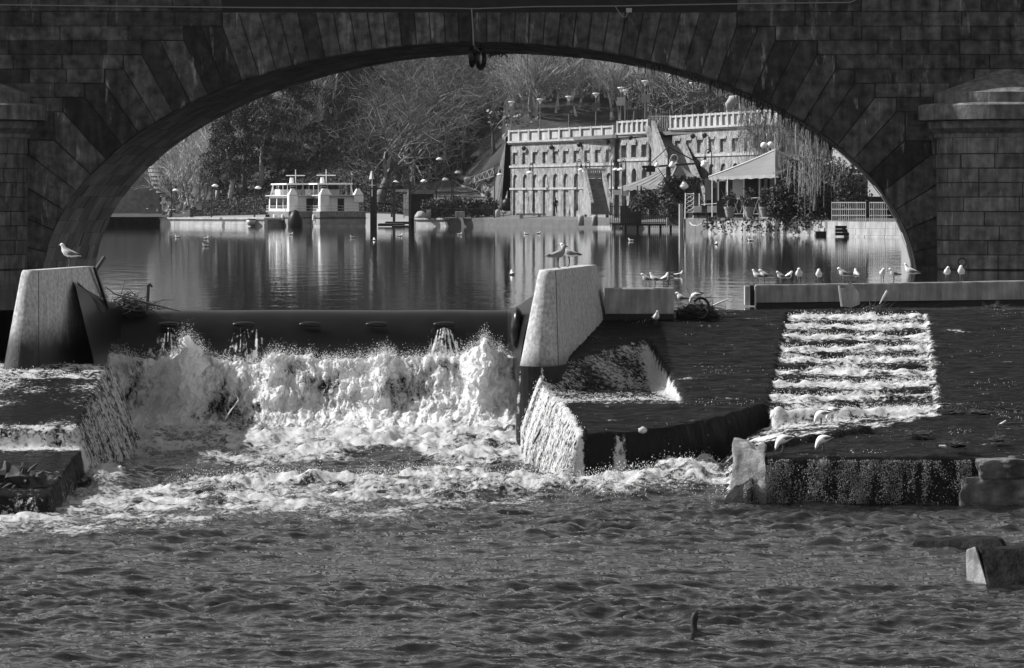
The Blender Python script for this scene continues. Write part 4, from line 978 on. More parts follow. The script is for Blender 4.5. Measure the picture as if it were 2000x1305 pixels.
o = MB().lathe([(.1, -1.5), (.8, -1.3), (1.25, -.4), (1.2, .5), (.6, 1.3), (.1, 1.5)], P(577, 434, 435.5), 12, sx=.75, sy=.8).build('bow_fender', M_BLACK, smooth=True); tag(o, 'big round black fender floating between the two tour boats', 'fender')
o = thing('dinghy', P(491, 437, 442), 'small dark dinghy with a pale bow moored at the end of the long quay', 'dinghy')
mb = MB(); c = P(491, 434, 442); mb.lathe([(.05, -.5), (.45, -.35), (.62, 0), (.6, .25), (.5, .27)], c, 12, sx=1, sy=1.8); mb.build('hull', M_PALE, o, smooth=True); MB().lathe([(.5, .2), (.63, .3), (.5, .42)], c, 12, sx=1, sy=1.8).build('gunwale', M_BLACK, o)
# ---------------------------------------------------------------- mooring piles, jetty frame, kiosk
for px, y0, y1, w, lb in ((664, 354, 440, 4, 'dark wooden mooring pile behind the named boat, nearest its canopy'), (689, 352, 440, 5, 'dark wooden mooring pile with a white bird on it, behind the named boat'), (698, 358, 440, 4, 'dark wooden mooring pile with a rail fixed to it, behind the named boat')):
    t = thing('mooring_pile', P(px, y1, 455), lb, 'mooring pile', 'mooring piles behind the named boat'); mb = MB(); mb.tube([P(px, y1 + 6, 455), P(px, y0, 455)], w / F * 455 * .5, 8); mb.build('pile', M_WOOD, t); MB().lathe([(.2, 0), (.18, .18), (.02, .35)], P(px, y0, 455), 8).build('cap', M_IRON, t)
jt = thing('jetty_frame', P(760, 440, 440), 'dark timber jetty frame of tall piles and a crossbeam beside the named boat', 'jetty')
for px0, px1, y0 in ((723, 730, 352), (729, 736, 345), (767, 772, 355), (798, 803, 354)):
    MB().pbox(px0, y0, px1, 446, 441 if px0 < 760 else 439, .45).build('pile', M_WOOD, jt)
MB().pbox(722, 366.5, 800, 369.5, 440.2, .25).pbox(771, 357, 800, 359, 440.1, .1).build('crossbeam', M_IRON, jt)
MB().tube([P(727, 340, 440.6), P(727, 384, 440.6)], .06, 4).tube([P(720, 362, 440.5), P(734, 362, 440.5)], .05, 4).build('white_cross', M_PALE, jt)
MB().lathe([(.35, 0), (.1, 1.0)], P(726, 350, 440.8), 4).build('pile_cap', M_PALE, jt)
rp = MB()
for a, b in (((700, 381), (723, 355)), ((736, 366), (760, 352)), ((770, 388), (800, 366)), ((803, 380), (850, 334)), ((803, 376), (820, 364)), ((820, 364), (850, 371)), ((803, 362), (820, 360))): rp.tube([P(a[0], a[1], 439.5), P(b[0], b[1], 439.5)], .05, 4)
rp.build('stay_rod', M_IRON, jt)
hz = MB().pbox(699, 362, 722, 364, 454, .15).build('handrail', M_IRON, jt)
kt = thing('kiosk', P(815, 425, 446), 'dark riverside kiosk with a pale louvred shutter beside the jetty frame', 'kiosk')
MB().pbox(803, 379, 846, 426, 446, 5).build('body', M_BLACK, kt); MB().pbox(798, 371, 850, 379, 445.6, 6).build('roof', M_DARKST, kt)
MB().pbox(771, 370, 800, 375, 443.5, 3).build('awning', M_PALE, kt)
sh = MB().pbox(788, 379, 790, 426, 443.2, .1).pbox(799, 379, 801, 426, 443.2, .1)
for i in range(16): sh.pbox(790, 380 + i * 2.7, 799, 381.7 + i * 2.7, 443.2, .06)
sh.build('louvred_shutter', M_WHITE, kt)
pt = thing('pontoon', P(770, 440, 434), 'low floating pontoon of pale planks between jetty piles and quay', 'pontoon')
for x0, y0, x1, y1, d in ((738, 437, 790, 440, 436), (765, 441, 802, 444, 433), (752, 433.5, 801, 436, 438)): MB().pbox(x0, y0, x1, y1 + 2, d, 1.6).build('plank_deck', M_WOOD, pt); MB().pbox(x0 + 2, y0 - .8, x1 - 3, y0 - .1, d - .1, 1.2).build('pale_board', M_LIME, pt)
o = MB(); c = P(822, 424, 436); o.lathe([(.05, .75), (.35, .65), (.62, .2), (.68, -.1)], c, 10, sx=1.2, sy=1.6); tag(o.build('covered_dinghy', M_LIME, smooth=True), 'dinghy under a white cover lying on the quay by the kiosk', 'dinghy')
for px, py0, py1, d, lb in ((837, 410, 426, 439, 'stubby stone bollard at the kiosk end of the quay with hedges'), (972, 409, 428, 437, 'stubby stone bollard with an iron ring at the corner of the quay with hedges'), (1135, 420, 441, 408, 'round-topped stone bollard on the lower promenade, nearer the bench'), (1162, 420, 441, 405, 'round-topped stone bollard on the lower promenade, nearer the tents'), (331, 412, 425, 446, 'small pale bollard beside the lamp at the far end of the long quay')):
    t = thing('bollard', P(px, py1, d), lb, 'bollard', 'stone bollards'); h = (py1 - py0) / F * d; r = .30 if px > 340 else .14
    if px > 1000: r = .34
    MB().lathe([(r, 0), (r, h * .72), (r * .9, h * .85), (r * .55, h * .96), (.02, h)], P(px, py1, d), 14).build('post', M_LIME, t, smooth=True)
    if px == 972: mb = MB(); c = P(978, 421, d - .1); mb.tube([c + (.35 * math.cos(q), 0, .35 * math.sin(q)) for q in np.linspace(0, 6.283, 14)], .04, 5); mb.build('iron_ring', M_IRON, t)
bt = thing('concrete_bench', P(1037, 427, 428), 'long concrete bench on two feet on the promenade', 'bench')
MB().pbox(1008, 417, 1067, 420.4, 428, .9).build('seat', M_WALLC, bt)
for x in (1015, 1050): MB().pbox(x, 420.5, x + 7, 427.5, 428.1, .6).build('leg', M_LIME, bt)
# bin shelter, parked car
t = thing('recycling_bin', P(991, 413, 441), 'dark dome-topped recycling bin against the end of the terrace wall', 'bin'); mb = MB(); mb.lathe([(.62, .15), (.7, .3), (.72, 1.0), (.6, 1.35), (.3, 1.6), (.02, 1.66)], P(991, 413, 441), 14); mb.build('body', M_BLACK, t, smooth=True); MB().pbox(983, 410, 999, 412.5, 440.4, .2).build('base', M_IRON, t)
t = thing('parked_car', P(844, 349, 521), 'small dark car parked on the sloping road', 'car'); c = P(844, 348.5, 521)
mb = MB(); mb.prism([c + (-1.9, 0, .25), c + (-1.9, 0, .7), c + (-1.2, 0, .85), c + (1.5, 0, .85), c + (1.95, 0, .7), c + (1.95, 0, .25)], (0, 1.7, 0)); mb.build('body', mat('car_paint', .05, .25), t)
MB().prism([c + (-1.1, .1, .85), c + (-.6, .1, 1.38), c + (.8, .1, 1.4), c + (1.4, .1, .85)], (0, 1.5, 0)).build('cabin', M_GLASS, t)
for x in (-1.2, 1.25): mb = MB(); mb.tube([c + (x, -.03, .32), c + (x, .2, .32)], .32, 12); mb.build('wheel', M_RUBBER, t)
# lattice gangway beside the lamp
t = thing('lattice_gangway', P(950, 350, 450), 'raised iron lattice gangway jib beside the road', 'gangway'); mb = MB(); A0, A1, B0_, B1_ = P(927, 345, 450), P(967, 327, 448), P(927, 356, 450), P(966, 344, 448)
mb.tube([A0, A1], .06, 4); mb.tube([B0_, B1_], .06, 4); mb.tube([A0, B0_], .06, 4)
for i in range(4):
    u0, u1 = i / 4, (i + 1) / 4; mb.tube([B0_ + (B1_ - B0_) * u0, A0 + (A1 - A0) * (u0 + .12)], .04, 4); mb.tube([A0 + (A1 - A0) * (u0 + .12), B0_ + (B1_ - B0_) * u1], .04, 4)
mb.build('lattice', M_PALE, t); MB().tube([P(928, 357, 450), P(922, 376, 452), P(850, 375, 455)], .06, 4).build('barrier_rail', M_IRON, t)
# ---------------------------------------------------------------- far bridge pier, hazy behind the arch
t = thing('far_bridge_pier', P(300, 436, 532), 'distant stone bridge pier with a sunlit rounded corbel beyond the long quay', 'bridge pier')
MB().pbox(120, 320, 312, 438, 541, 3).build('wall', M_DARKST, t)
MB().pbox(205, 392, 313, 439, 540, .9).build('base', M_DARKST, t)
mb = MB(); c = P(338, 399, 535.5); zz = lambda y: (399 - y) * 536 / F; n = 12
prof = []
for i in range(n):
    y0, y1 = 393 - i * 8, 393 - (i + 1) * 8; r0 = .9 + 2.9 * (1 - math.exp(-i * .30)); prof += [(r0, zz(y0)), (r0 + .28, zz(y0) + .05), (r0 + .30, zz(y1) - .08), (r0 + .02, zz(y1) - .03)]
mb.lathe(prof, c, 30); mb.build('corbel', M_FAC, t)
# ---------------------------------------------------------------- hillside steps
t = thing('garden_steps', P(640, 358, 480), 'flight of dark garden steps climbing the lawn behind the tour boats', 'steps'); mb = MB(); hr = MB()
for i in range(13):
    px, py, d = 628 + i * 2.2, 358 - i * 2.1, 478 + i * .9; p = P(px, py, d); mb.box(p + (-.9, 0, -.3), p + (1.1, .9, .1))
mb.build('tread', M_BARKD, t); hr.tube([P(622, 350, 477), P(648, 322, 489)], .06, 4).tube([P(640, 352, 477), P(662, 326, 489)], .06, 4)
for i in range(6): a = P(622 + i * 5, 350 - i * 5.4, 477 + i * 2.3); hr.tube([a, a + (0, 0, -.9)], .05, 4)
hr.build('handrail', M_IRON, t)
t = thing('low_wall', P(395, 403, 470), 'short pale wall end standing at the foot of the lawn under the dark trees', 'low wall'); MB().pbox(384, 397, 394, 410, 470, 1).build('end_block', M_LIME, t); MB().pbox(394.2, 396, 425, 404, 470.3, .6).build('wall_run', M_DARKST, t)
# ---------------------------------------------------------------- trees
def gz(x, d): return float(terrain(np.array([float(x)]), np.array([float(d)]))[0])
def tree_segs(base, H, rng, trunk=.32, r0=.3, levels=4, kids=(4, 4, 4, 5), spread=.75, up=.25, droop=0, rmin=.012, lean=0, wig=.22, ltop=.55):
    S = []
    def branch(p, dr, L, r, lv):
        n = 5 if lv < 2 else (3 if lv < levels else 2); q = np.array(p); d_ = np.array(dr); pos = [(q.copy(), r)]
        for i in range(n):
            d_ = d_ + rng.normal(0, wig, 3) * .55 + np.array((0, 0, up * .12 if lv < levels else -droop * .25)); d_ /= np.linalg.norm(d_)
            q2 = q + d_ * L / n; r2 = max(rmin, r * (1 - .55 * (i + 1) / n)); S.append((*q, *q2, max(rmin, r * (1 - .55 * i / n)), r2)); q = q2; pos.append((q.copy(), r2))
        if lv >= levels: return
        for k in range(kids[min(lv, len(kids) - 1)]):
            t = (.35 + .65 * rng.random()) if lv else (.72 + .28 * rng.random()); j = min(n, max(1, int(round(t * n)))); b, rb = pos[j]
            side = rng.normal(0, 1, 3); side -= d_ * side.dot(d_); side /= np.linalg.norm(side)
            nd = d_ * (1 - spread * .6) + side * spread + np.array((0, 0, up)); nd /= np.linalg.norm(nd)
            branch(b, nd, L * (.60 + .25 * rng.random()) if lv else H * ltop * (.8 + .4 * rng.random()), rb * .68, lv + 1)
    branch(np.array(base, float), np.array((lean, 0, 1.)), H * trunk, r0, 0)
    return np.array(S)
def bare_tree(name, px, d, H, label, seed, cat='tree', group=None, m=M_BARK, mt=None, py=None, trunk_n=5, **kw):
    rng = np.random.default_rng(seed); x = X(px, d); z = gz(x, d) - .1 if py is None else Z(py, d)
    t = thing(name, (x, d, z), label, cat, group); S = tree_segs((x, d, z), H, rng, **kw)
    big = S[:, 6] > kw.get('r0', .3) * .40; big[:5] = True
    V, Q_ = segs_np(S[big], 6); np_mesh('trunk', V, Q_, m, t)
    V, Q_ = segs_np(S[~big], 3); np_mesh('crown', V, Q_, mt or m, t, smooth=False)
    return t
def leaf_quads(C, size, rng, flat=.0):
    n = len(C); a = rng.normal(0, 1, (n, 3)); a[:, 2] *= 1 - flat; a /= np.linalg.norm(a, axis=1)[:, None]; b = np.cross(a, rng.normal(0, 1, (n, 3))); b /= np.linalg.norm(b, axis=1)[:, None]
    s = size * rng.uniform(.5, 1.3, (n, 1)); V = np.stack([C - a*s - b*s*.6, C + a*s - b*s*.6, C + a*s + b*s*.6, C - a*s + b*s*.6], 1)
    return V.reshape(-1, 3), np.arange(4 * n).reshape(n, 4)
def clump_cloud(c, r, nc, npc, rng, size=.16, low=-1.0):
    """leaves gathered into uneven clumps inside an ellipsoid"""
    u = rng.normal(0, 1, (nc, 3)); u /= np.linalg.norm(u, axis=1)[:, None]; u *= rng.random((nc, 1)) ** .4; u[:, 2] = np.maximum(u[:, 2], low)
    C = np.array(c) + u * np.array(r); L = (C[:, None] + rng.normal(0, 1, (nc, npc, 3)) * np.array(r) * .17).reshape(-1, 3)
    return leaf_quads(L, size, rng)
def bush(name, px, py_, d, r, label, seed, m=None, n=(40, 40), size=.13, group='clipped bushes along the quay', cat='bush'):
    rng = np.random.default_rng(seed); c = P(px, py_, d); t = thing(name, c - (0, 0, r[2]), label, cat, group)
    V, Q_ = clump_cloud(c, r, n[0], n[1], rng, size); np_mesh('foliage', V, Q_, m or M_LEAF, t, smooth=False)
    S = [(c[0], c[1], c[2] - r[2], *(c + rng.normal(0, .5, 3) * np.array(r)), .05, .02) for _ in range(10)]; V, Q_ = segs_np(S, 4); np_mesh('stem', V, Q_, M_BARKD, t); return t
# the big twin-stemmed plane tree
M_TWIGD = mat('tree_twigs', .15, .9, .4, .6, island=.6)
M_PLANE = mat('plane_bark', .13, .85, .45, 2)
bare_tree('plane_tree', 741, 458, 22, 'big bare spreading tree nearest the jetty frame, its thick trunk forking low', 21, m=M_PLANE, mt=M_TWIGD, r0=.85, levels=5, kids=(6, 5, 4, 4, 4), trunk=.20, spread=.85, up=.26, ltop=.36, rmin=.012, wig=.3)
bare_tree('plane_tree', 800, 464, 24, 'tall bare tree with a dark bent trunk behind the kiosk', 34, m=M_PLANE, mt=M_TWIGD, r0=.62, levels=5, kids=(5, 5, 4, 4, 3), trunk=.26, spread=.75, up=.30, ltop=.36, rmin=.012, lean=.10, wig=.3)
TB = [(655, 500, 20, 'bare tree above the garden steps'), (905, 520, 19, 'slim bare tree on the bank above the rubble wall'), (965, 505, 15, 'bare tree with low spreading limbs against the end of the terrace wall'), (1035, 490, 17, 'bare tree behind the first terrace lamps'), (1085, 500, 18, 'broad bare tree behind the dark square panel'),
      (1150, 505, 20, 'bare tree rising behind the second dark panel'), (1215, 500, 19, 'bare tree behind the pale panel of the block'), (880, 560, 22, 'tall bare tree high on the wooded slope behind the road'), (700, 540, 20, 'bare tree on the slope behind the forked tree')]
for i, (px, d, H, lb) in enumerate(TB):
    bare_tree('bare_tree', px, d, H, lb, 50 + i, group='bare trees on the hillside', r0=.34, levels=4, kids=(5, 5, 4, 4), trunk=.25, spread=.7, up=.3, ltop=.40, rmin=.028, m=M_BARK)
# pollarded plane trees in rows on the terrace
for i, (px, d, lb) in enumerate(((1236, 425, 'behind the grey panel'), (1280, 432, 'beside the head of the long staircase'), (1300, 424, 'straight over the long staircase'), (1325, 420, 'just past the long staircase'), (1345, 428, 'behind the flared lamp of the second run'), (1372, 415, 'between the two panels of the second run'), (1395, 425, 'behind the last panel'), (1418, 410, 'behind the white sculpture'), (1445, 418, 'past the white sculpture'), (1470, 405, 'nearest the arch'))):
    rng = np.random.default_rng(80 + i); t = thing('pollarded_tree', (X(px, d), d, 10.9), 'knobbly pollarded tree on the terrace ' + lb, 'tree', 'pollarded trees on the terrace')
    S = tree_segs((X(px, d), d, 10.9), 9.0, rng, trunk=.42, r0=.26, levels=3, kids=(7, 4, 4), spread=.8, up=.32, ltop=.30, rmin=.055, wig=.4); big = S[:, 6] > .15
    V, Q_ = segs_np(S[big], 6); np_mesh('trunk', V, Q_, M_PLANE, t); V, Q_ = segs_np(S[~big], 4); np_mesh('crown', V, Q_, M_PLANE, t)
# dark evergreens with pale stems on the lawn
EV = ((450, 478, 13, 'dark evergreen at the low end of the row, leaning over the lawn'), (478, 484, 17, 'dark evergreen with a pale streaked stem, second from the low end of the row'), (512, 482, 18, 'dense dark evergreen above the first tour boat wheelhouse'), (545, 488, 18, 'dark evergreen with hanging sprays over the first boat'), (585, 490, 18, 'tall dark evergreen with a thin pale trunk beside the garden steps'), (618, 496, 16, 'dark evergreen nearest the garden steps, at the high end of the row'), (425, 482, 11, 'small dark evergreen with a bent trunk over the low wall'))
for i, (px, d, H, lb) in enumerate(EV):
    rng = np.random.default_rng(120 + i); x = X(px, d); z = gz(x, d) - .1; t = thing('evergreen_tree', (x, d, z), lb, 'tree', 'dark evergreens on the lawn')
    p = [np.array((x, d, z)) + np.array((rng.normal(0, .25) * k, 0, H * k / 6)) for k in range(7)]; MB().tube(p, [.38, .3, .25, .2, .15, .1, .04], 7).build('trunk', M_BARK if i % 2 else M_BIRCH, t, smooth=True)
    C = []; S = []
    for b in range(54):
        k = rng.uniform(.22, 1); a = rng.uniform(0, 6.28); L = (1.25 - k) * H * .30 * rng.uniform(.55, 1.15); q = np.array((x, d, z + H * k)); q2 = q + (L * math.cos(a), L * math.sin(a), -.12 * L + .1); S.append((*q, *q2, .06, .02))
        m_ = int(70 + 60 * L); u = rng.random((m_, 1)) ** .7; C.append(q + (q2 - q) * u + rng.normal(0, 1, (m_, 3)) * (.22, .22, .20) - np.array((0, 0, 1)) * np.abs(rng.normal(0, .45, (m_, 1))))
    V, Q_ = leaf_quads(np.concatenate(C), .095, rng); np_mesh('crown', V, Q_, M_LEAF, t, smooth=False); V, Q_ = segs_np(S, 3); np_mesh('limb', V, Q_, M_BARKD, t)
for i, (px, d, H, lb) in enumerate(((370, 500, 15, 'thin birch with a pale stem near the far bridge pier'), (645, 500, 21, 'tall pale birch with twin stems right above the garden steps'), (400, 505, 16, 'thin pale birch among the trees at the low end of the lawn'))):
    bare_tree('birch_tree', px, d, H, lb, 160 + i, group='pale birches on the slope', r0=.20, levels=3, kids=(8, 4, 4), trunk=.75, spread=.6, up=.3, ltop=.25, rmin=.025, m=M_BIRCH, mt=M_BARK)
# woods on the hill: too many to count, one mass of bare trees and brush
rng = np.random.default_rng(5); prot = [tree_segs((0, 0, 0), 13, np.random.default_rng(200 + k), trunk=.40, r0=.22, levels=3, kids=(7, 5, 4), spread=.55, up=.35, ltop=.38, rmin=.024) for k in range(6)]
parts_ = []
for i in range(2000):
    d = 486 + 210 * rng.random() ** 1.2; px = rng.uniform(300, 1640); x = X(px, d)
    if d < 522 and (px > 640 and px < 990): continue
    if px < 350 and d < 560: continue
    if px > 1000 and d < 488: continue
    if d < 500 and px < 640 and rng.random() < .5: continue
    z = gz(x, d); s = rng.uniform(.55, 1.15) * (1 if d > 510 else .7); a = rng.uniform(0, 6.28); S = prot[i % 6].copy()
    for o in (0, 3):
        xx_, yy_ = S[:, o].copy(), S[:, o + 1].copy(); S[:, o] = x + s * (xx_ * math.cos(a) - yy_ * math.sin(a)); S[:, o + 1] = d + s * (xx_ * math.sin(a) + yy_ * math.cos(a)); S[:, o + 2] = z - .3 + S[:, o + 2] * s
    parts_.append(S)
V, Q_ = segs_np(np.concatenate(parts_), 3); o = np_mesh('hillside_woods', V, Q_, M_TWIG, smooth=False); tag(o, 'bare winter woods covering the hill', 'woods', kind='stuff')
C = []
for i in range(520):
    d = 480 + 200 * rng.random(); px = rng.uniform(335, 1640); x = X(px, d)
    if (d < 528 and 650 < px < 995) or (px > 1000 and d < 500): continue
    C.append(np.array((x, d, gz(x, d) + .6)) + rng.normal(0, 1, (46, 3)) * (1.6, 1.2, .7))
V, Q_ = leaf_quads(np.concatenate(C), .22, rng); o = np_mesh('undergrowth', V, Q_, mat('brush', .2, .9, .3, .3, island=.6), smooth=False); tag(o, 'brushwood and ivy under the hillside trees', 'undergrowth', kind='stuff')
lp__ = rng.uniform(372, 790, 26000); ld__ = 453 + 42 * rng.random(26000) ** 1.3; lx__ = X(lp__, ld__); V, Q_ = leaf_quads(np.stack([lx__, ld__, terrain(lx__, ld__) + .06], 1), .13, rng, .4); o = np_mesh('lawn_grass', V, Q_, mat('grass', .07, .9, .4, .4, island=.6), smooth=False); tag(o, 'rough winter grass on the lawn slope', 'grass', kind='stuff')
bush('evergreen_bush', 848, 330, 515, (3.3, 2.5, 2.6), 'big round dark evergreen bush beside the sloping road', 7, n=(90, 40), size=.2, group=None)
bush('evergreen_bush', 927, 318, 512, (2.4, 1.5, .8), 'low dark shrub on the bank above the lattice gangway', 8, n=(30, 40), size=.2, group=None)
for i, (px, w, lb) in enumerate(((848, 1.3, 'clipped bush at the kiosk end of the quay'), (872, 1.5, 'clipped bush behind the stone planter box, kiosk side'), (897, 1.6, 'tallest clipped bush over the stone planter box'), (925, 1.7, 'clipped bush halfway between the planter box and the corner lamp'), (950, 1.5, 'clipped bush beside the corner lamp'))):
    bush('clipped_bush', px, 405, 441, (w, .9, 1.15), lb, 20 + i, m=M_LEAF2, n=(50, 34), size=.13)
fr = thing('iron_railing', P(905, 425, 438.4), 'dark iron railing in front of the clipped bushes on the quay', 'railing'); mb = MB(); mb.tube([P(846, 408, 438.4), P(962, 408, 438.4)], .04, 4).tube([P(846, 423, 438.4), P(962, 423, 438.4)], .03, 4)
mb.build('rail', M_IRON, fr); mb = MB()
for i in range(47): a = 847 + i * 2.45; mb.tube([P(a, 408, 438.4), P(a, 426, 438.4)], .02, 3)
mb.build('baluster', M_IRON, fr)
o = MB().pbox(889, 413, 908, 424.5, 438, 1.1).build('planter_box', M_WALLC, bevel=.05); tag(o, 'square stone planter box under the clipped bushes', 'planter')
# ---------------------------------------------------------------- restaurant terrace by the water: ground and retaining walls
gp = MB().prism([(X(1335, 366), 366, 1.3), (X(1385, 332), 332.6, 1.35), (X(1612, 312), 312.6, 1.35), (X(1616, 307), 307.6, 1.35), (X(1830, 290), 290.6, 1.35), (90, 290, 1.35), (90, 420, 1.35), (X(1400, 400), 400, 1.5)], (0, 0, -2.5))
tag(gp.build('terrace_ground', M_PAVE), kind='structure')
def rwall(name, a, b, ztop, label, m=M_LIME):
    w = Wall(b, a); w.n = -w.n if w.n[1] > 0 else w.n; t = thing(name, (*a, 0), label, 'retaining wall'); n = max(4, int(w.L / 1.6)); mb = MB(); r_ = random.Random(int(a[0] * 7))
    for k in range(3):
        z0, z1 = -.4 + (ztop + .4) * k / 3, -.4 + (ztop + .4) * (k + 1) / 3
        for i in range(n): u0, u1 = w.L * i / n, w.L * (i + 1) / n; w.box(mb, u0 + .015, u1 - .015, -.6, r_.uniform(0, .07) + .05 * (2 - k), z0, z1 - .015)
    mb.build('stone_courses', m, t); return t, w
tw, w1 = rwall('riverside_wall', (X(1385, 332), 332), (X(1612, 312), 312), 1.25, 'rough pale riverside wall with plants growing from it below the flower pots')
rng = np.random.default_rng(77); C = []
for i in range(34):
    u = rng.uniform(0, w1.L); p = w1.p(u, .15, rng.choice([1.2, 1.3, .6])); C.append(p + rng.normal(0, 1, (40, 3)) * (.45, .15, .22))
V, Q_ = leaf_quads(np.concatenate(C), .10, rng); o = np_mesh('wall_plants', V, Q_, M_LEAF, smooth=False); tag(o, 'weeds trailing over the riverside wall below the flower pots', 'weeds', kind='stuff')
t2, w2 = rwall('riverside_wall', (X(1617, 306), 306), (X(1830, 289.5), 289.5), 1.3, 'smooth pale riverside wall with a stepped recess under the white railing')
st_ = MB(); 
for k in range(3): st_.pbox(1632, 441 + 6.6 * k, 1689, 447 + 6.6 * k, 303 - .25 * k, .5)
st_.build('recess_steps', M_BLACK, t2); MB().pbox(1594, 452, 1615, 466, 309, 1).build('dark_recess', M_BLACK, t2)
M_RAILG = mat('rail_grey', .3, .6, .1)
rl = thing('white_railing', P(1690, 433, 304), 'pale upright-bar railing along the top of the smooth riverside wall', 'railing')
mb = MB(); da = lambda px: 306.2 - (px - 1617) * .0775
for y in (396, 409, 421): mb.tube([P(1625, y, da(1625)), P(1691, y, da(1691))], .04, 4); mb.tube([P(1699, y, da(1699)), P(1728 + (y - 396) * .5, y, da(1728))], .04, 4)
mb.build('rail', M_RAILG, rl); mb = MB()
for i in range(27):
    px = 1625 + i * 4.1
    if 1691.5 < px < 1698: continue
    mb.tube([P(px, 394, da(px)), P(px, 434, da(px))], .028 if i % 4 else .045, 4)
mb.build('baluster', M_RAILG, rl)
# tents
def tri_sheet(mb, A, B, C_, sag, n=8):
    A, B, C_ = np.array(A), np.array(B), np.array(C_); idx = {}; vs = []; fs = []
    for i in range(n + 1):
        for j in range(n + 1 - i):
            u, v = i / n, j / n; w = 1 - u - v; p = A * w + B * u + C_ * v; p = p - np.array((0, 0, sag * (27 * u * v * w + 4 * .35 * w * (1 - w)))); idx[i, j] = len(vs); vs.append(p)
    for i in range(n):
        for j in range(n - i):
            fs.append((idx[i, j], idx[i+1, j], idx[i, j+1]))
            if j < n - i - 1: fs.append((idx[i+1, j], idx[i+1, j+1], idx[i, j+1]))
    mb.add(vs, fs)
def valance(mb, A, B, h=.35, n=14):
    A, B = np.array(A), np.array(B); vs = []
    for i in range(n + 1): p = A + (B - A) * i / n; vs += [p + (0, 0, .02), p - (0, 0, h * (.8 + .25 * (i % 2)))]
    mb.add(vs, [(2*i, 2*i+1, 2*i+3, 2*i+2) for i in range(n)])
t = thing('peaked_tent', P(1300, 405, 375), 'white peaked marquee with striped folds beside the sign frame', 'tent'); PK, FL_, FR_, BR_, BL_ = P(1324, 316, 378), P(1214, 364, 380), P(1304, 360, 371), P(1363, 347, 376), P(1262, 352, 392)
mb = MB(); tri_sheet(mb, PK, FL_, FR_, .55); tri_sheet(mb, PK, FR_, BR_, .5); tri_sheet(mb, PK, BL_, FL_, .4); tri_sheet(mb, PK, BR_, BL_, .4); mb.build('canopy', M_CANVAS, t, smooth=True)
mb = MB()
for u in (.2, .4, .6, .8):
    q = FL_ + (FR_ - FL_) * u; mb.tube([PK + (q - PK) * k - np.array((0, 0, .55 * 4 * .35 * k * (1 - k))) + (0, -.05, .03) for k in np.linspace(.02, 1, 8)], .06, 4)
mb.build('seam_fold', M_LIME, t); mb = MB(); valance(mb, FL_, FR_, .5); valance(mb, FR_, BR_, .45); mb.build('valance', M_CANVAS, t)
mb = MB(); mb.pbox(1197, 371, 1217, 381, 380.5, .1).pbox(1217, 366, 1231, 383, 380.3, .08); mb.build('drop_flap', M_WHITE, t)
mb = MB(); n = 10; vs = []
for i in range(n + 1):
    a, b = P(1229 + i * 1.7, 366, 379 - .35 * (i % 2)), P(1226 + i * 1.9, 404, 379 - .35 * (i % 2)); vs += [a, b]
mb.add(vs, [(2*i, 2*i+1, 2*i+3, 2*i+2) for i in range(n)]); mb.build('side_curtain', M_CANVAS, t)
mb = MB()
for px, y in ((1216, 364), (1245, 363), (1252, 363), (1304, 361), (1362, 348)): mb.tube([P(px, y, 376), P(px, 420, 376)], .06, 5)
mb.build('tent_pole', M_IRON, t); MB().pbox(1250, 368, 1362, 402, 384, .2).build('back_panel', M_WOOD, t)
t = thing('big_tent', P(1470, 424, 328), 'large pale canvas pavilion with a long ridge, white-framed door and posts', 'tent'); A1_, FL_, FR_, R1, BR_ = P(1515, 293, 336), P(1384, 346, 333), P(1514, 341, 326), P(1557, 303, 345), P(1567, 318, 338)
mb = MB(); tri_sheet(mb, A1_, FL_, FR_, .25); tri_sheet(mb, A1_, FR_, BR_, .2); tri_sheet(mb, A1_, BR_, R1, .1); tri_sheet(mb, A1_, P(1400, 338, 346), FL_, .2); mb.build('canopy', M_CANVAS, t, smooth=True)
mb = MB(); mb.tube([A1_ + (FL_ - A1_) * k - np.array((0, 0, .25 * 1.4 * k * (1 - k))) + (0, -.05, .04) for k in np.linspace(0, 1, 8)], .07, 4); mb.build('edge_piping', M_WHITE, t)
mb = MB(); valance(mb, FL_, FR_, .32); valance(mb, FR_, BR_, .25); mb.build('valance', M_LIME, t)
mb = MB()
for px in (1391, 1421, 1453, 1483): mb.tube([P(px, 346, 331), P(px, 424, 331)], .05, 5)
mb.build('tent_pole', M_WHITE, t); dr = MB().pbox(1402, 350, 1420, 354, 331.6, .1).pbox(1418, 350, 1421, 392, 331.6, .1).pbox(1402, 350, 1404, 392, 331.6, .1).build('door_frame', M_WHITE, t)
MB().pbox(1404, 354, 1418, 392, 331.9, .05).build('door_pane', M_GLASS, t); MB().pbox(1377, 348, 1390, 391, 333, .08).build('side_panel', M_CANVAS, t)
MB().pbox(1431, 349, 1453, 390, 332, .08).build('pale_screen', M_PALE, t); MB().pbox(1456, 348, 1480, 394, 332, .08).build('dark_window', M_GLASS, t); MB().pbox(1483, 348, 1512, 392, 332.2, .08).build('side_screen', M_WALLC, t); MB().pbox(1487, 348, 1492, 391, 331.8, .05).pbox(1499, 348, 1504, 391, 331.8, .05).build('dark_strip', M_BLACK, t); MB().pbox(1400, 347, 1560, 424, 340, .2).build('back_wall', M_WOOD, t)
xr_ = thing('crossed_railing', P(1475, 422, 324), 'pale crossed-bar railing behind the row of flower pots', 'railing'); mb = MB(); mb.tube([P(1430, 388, 324.5), P(1512, 386, 324.5)], .04, 4).tube([P(1430, 418, 324.5), P(1512, 418, 324.5)], .03, 4); mb.build('rail', M_WHITE, xr_); mb = MB()
for i in range(6): a = 1432 + i * 13; mb.tube([P(a, 388, 324.5), P(a + 10, 418, 324.5)], .03, 4).tube([P(a + 10, 388, 324.5), P(a, 418, 324.5)], .03, 4)
mb.build('cross_bar', M_WHITE, xr_)
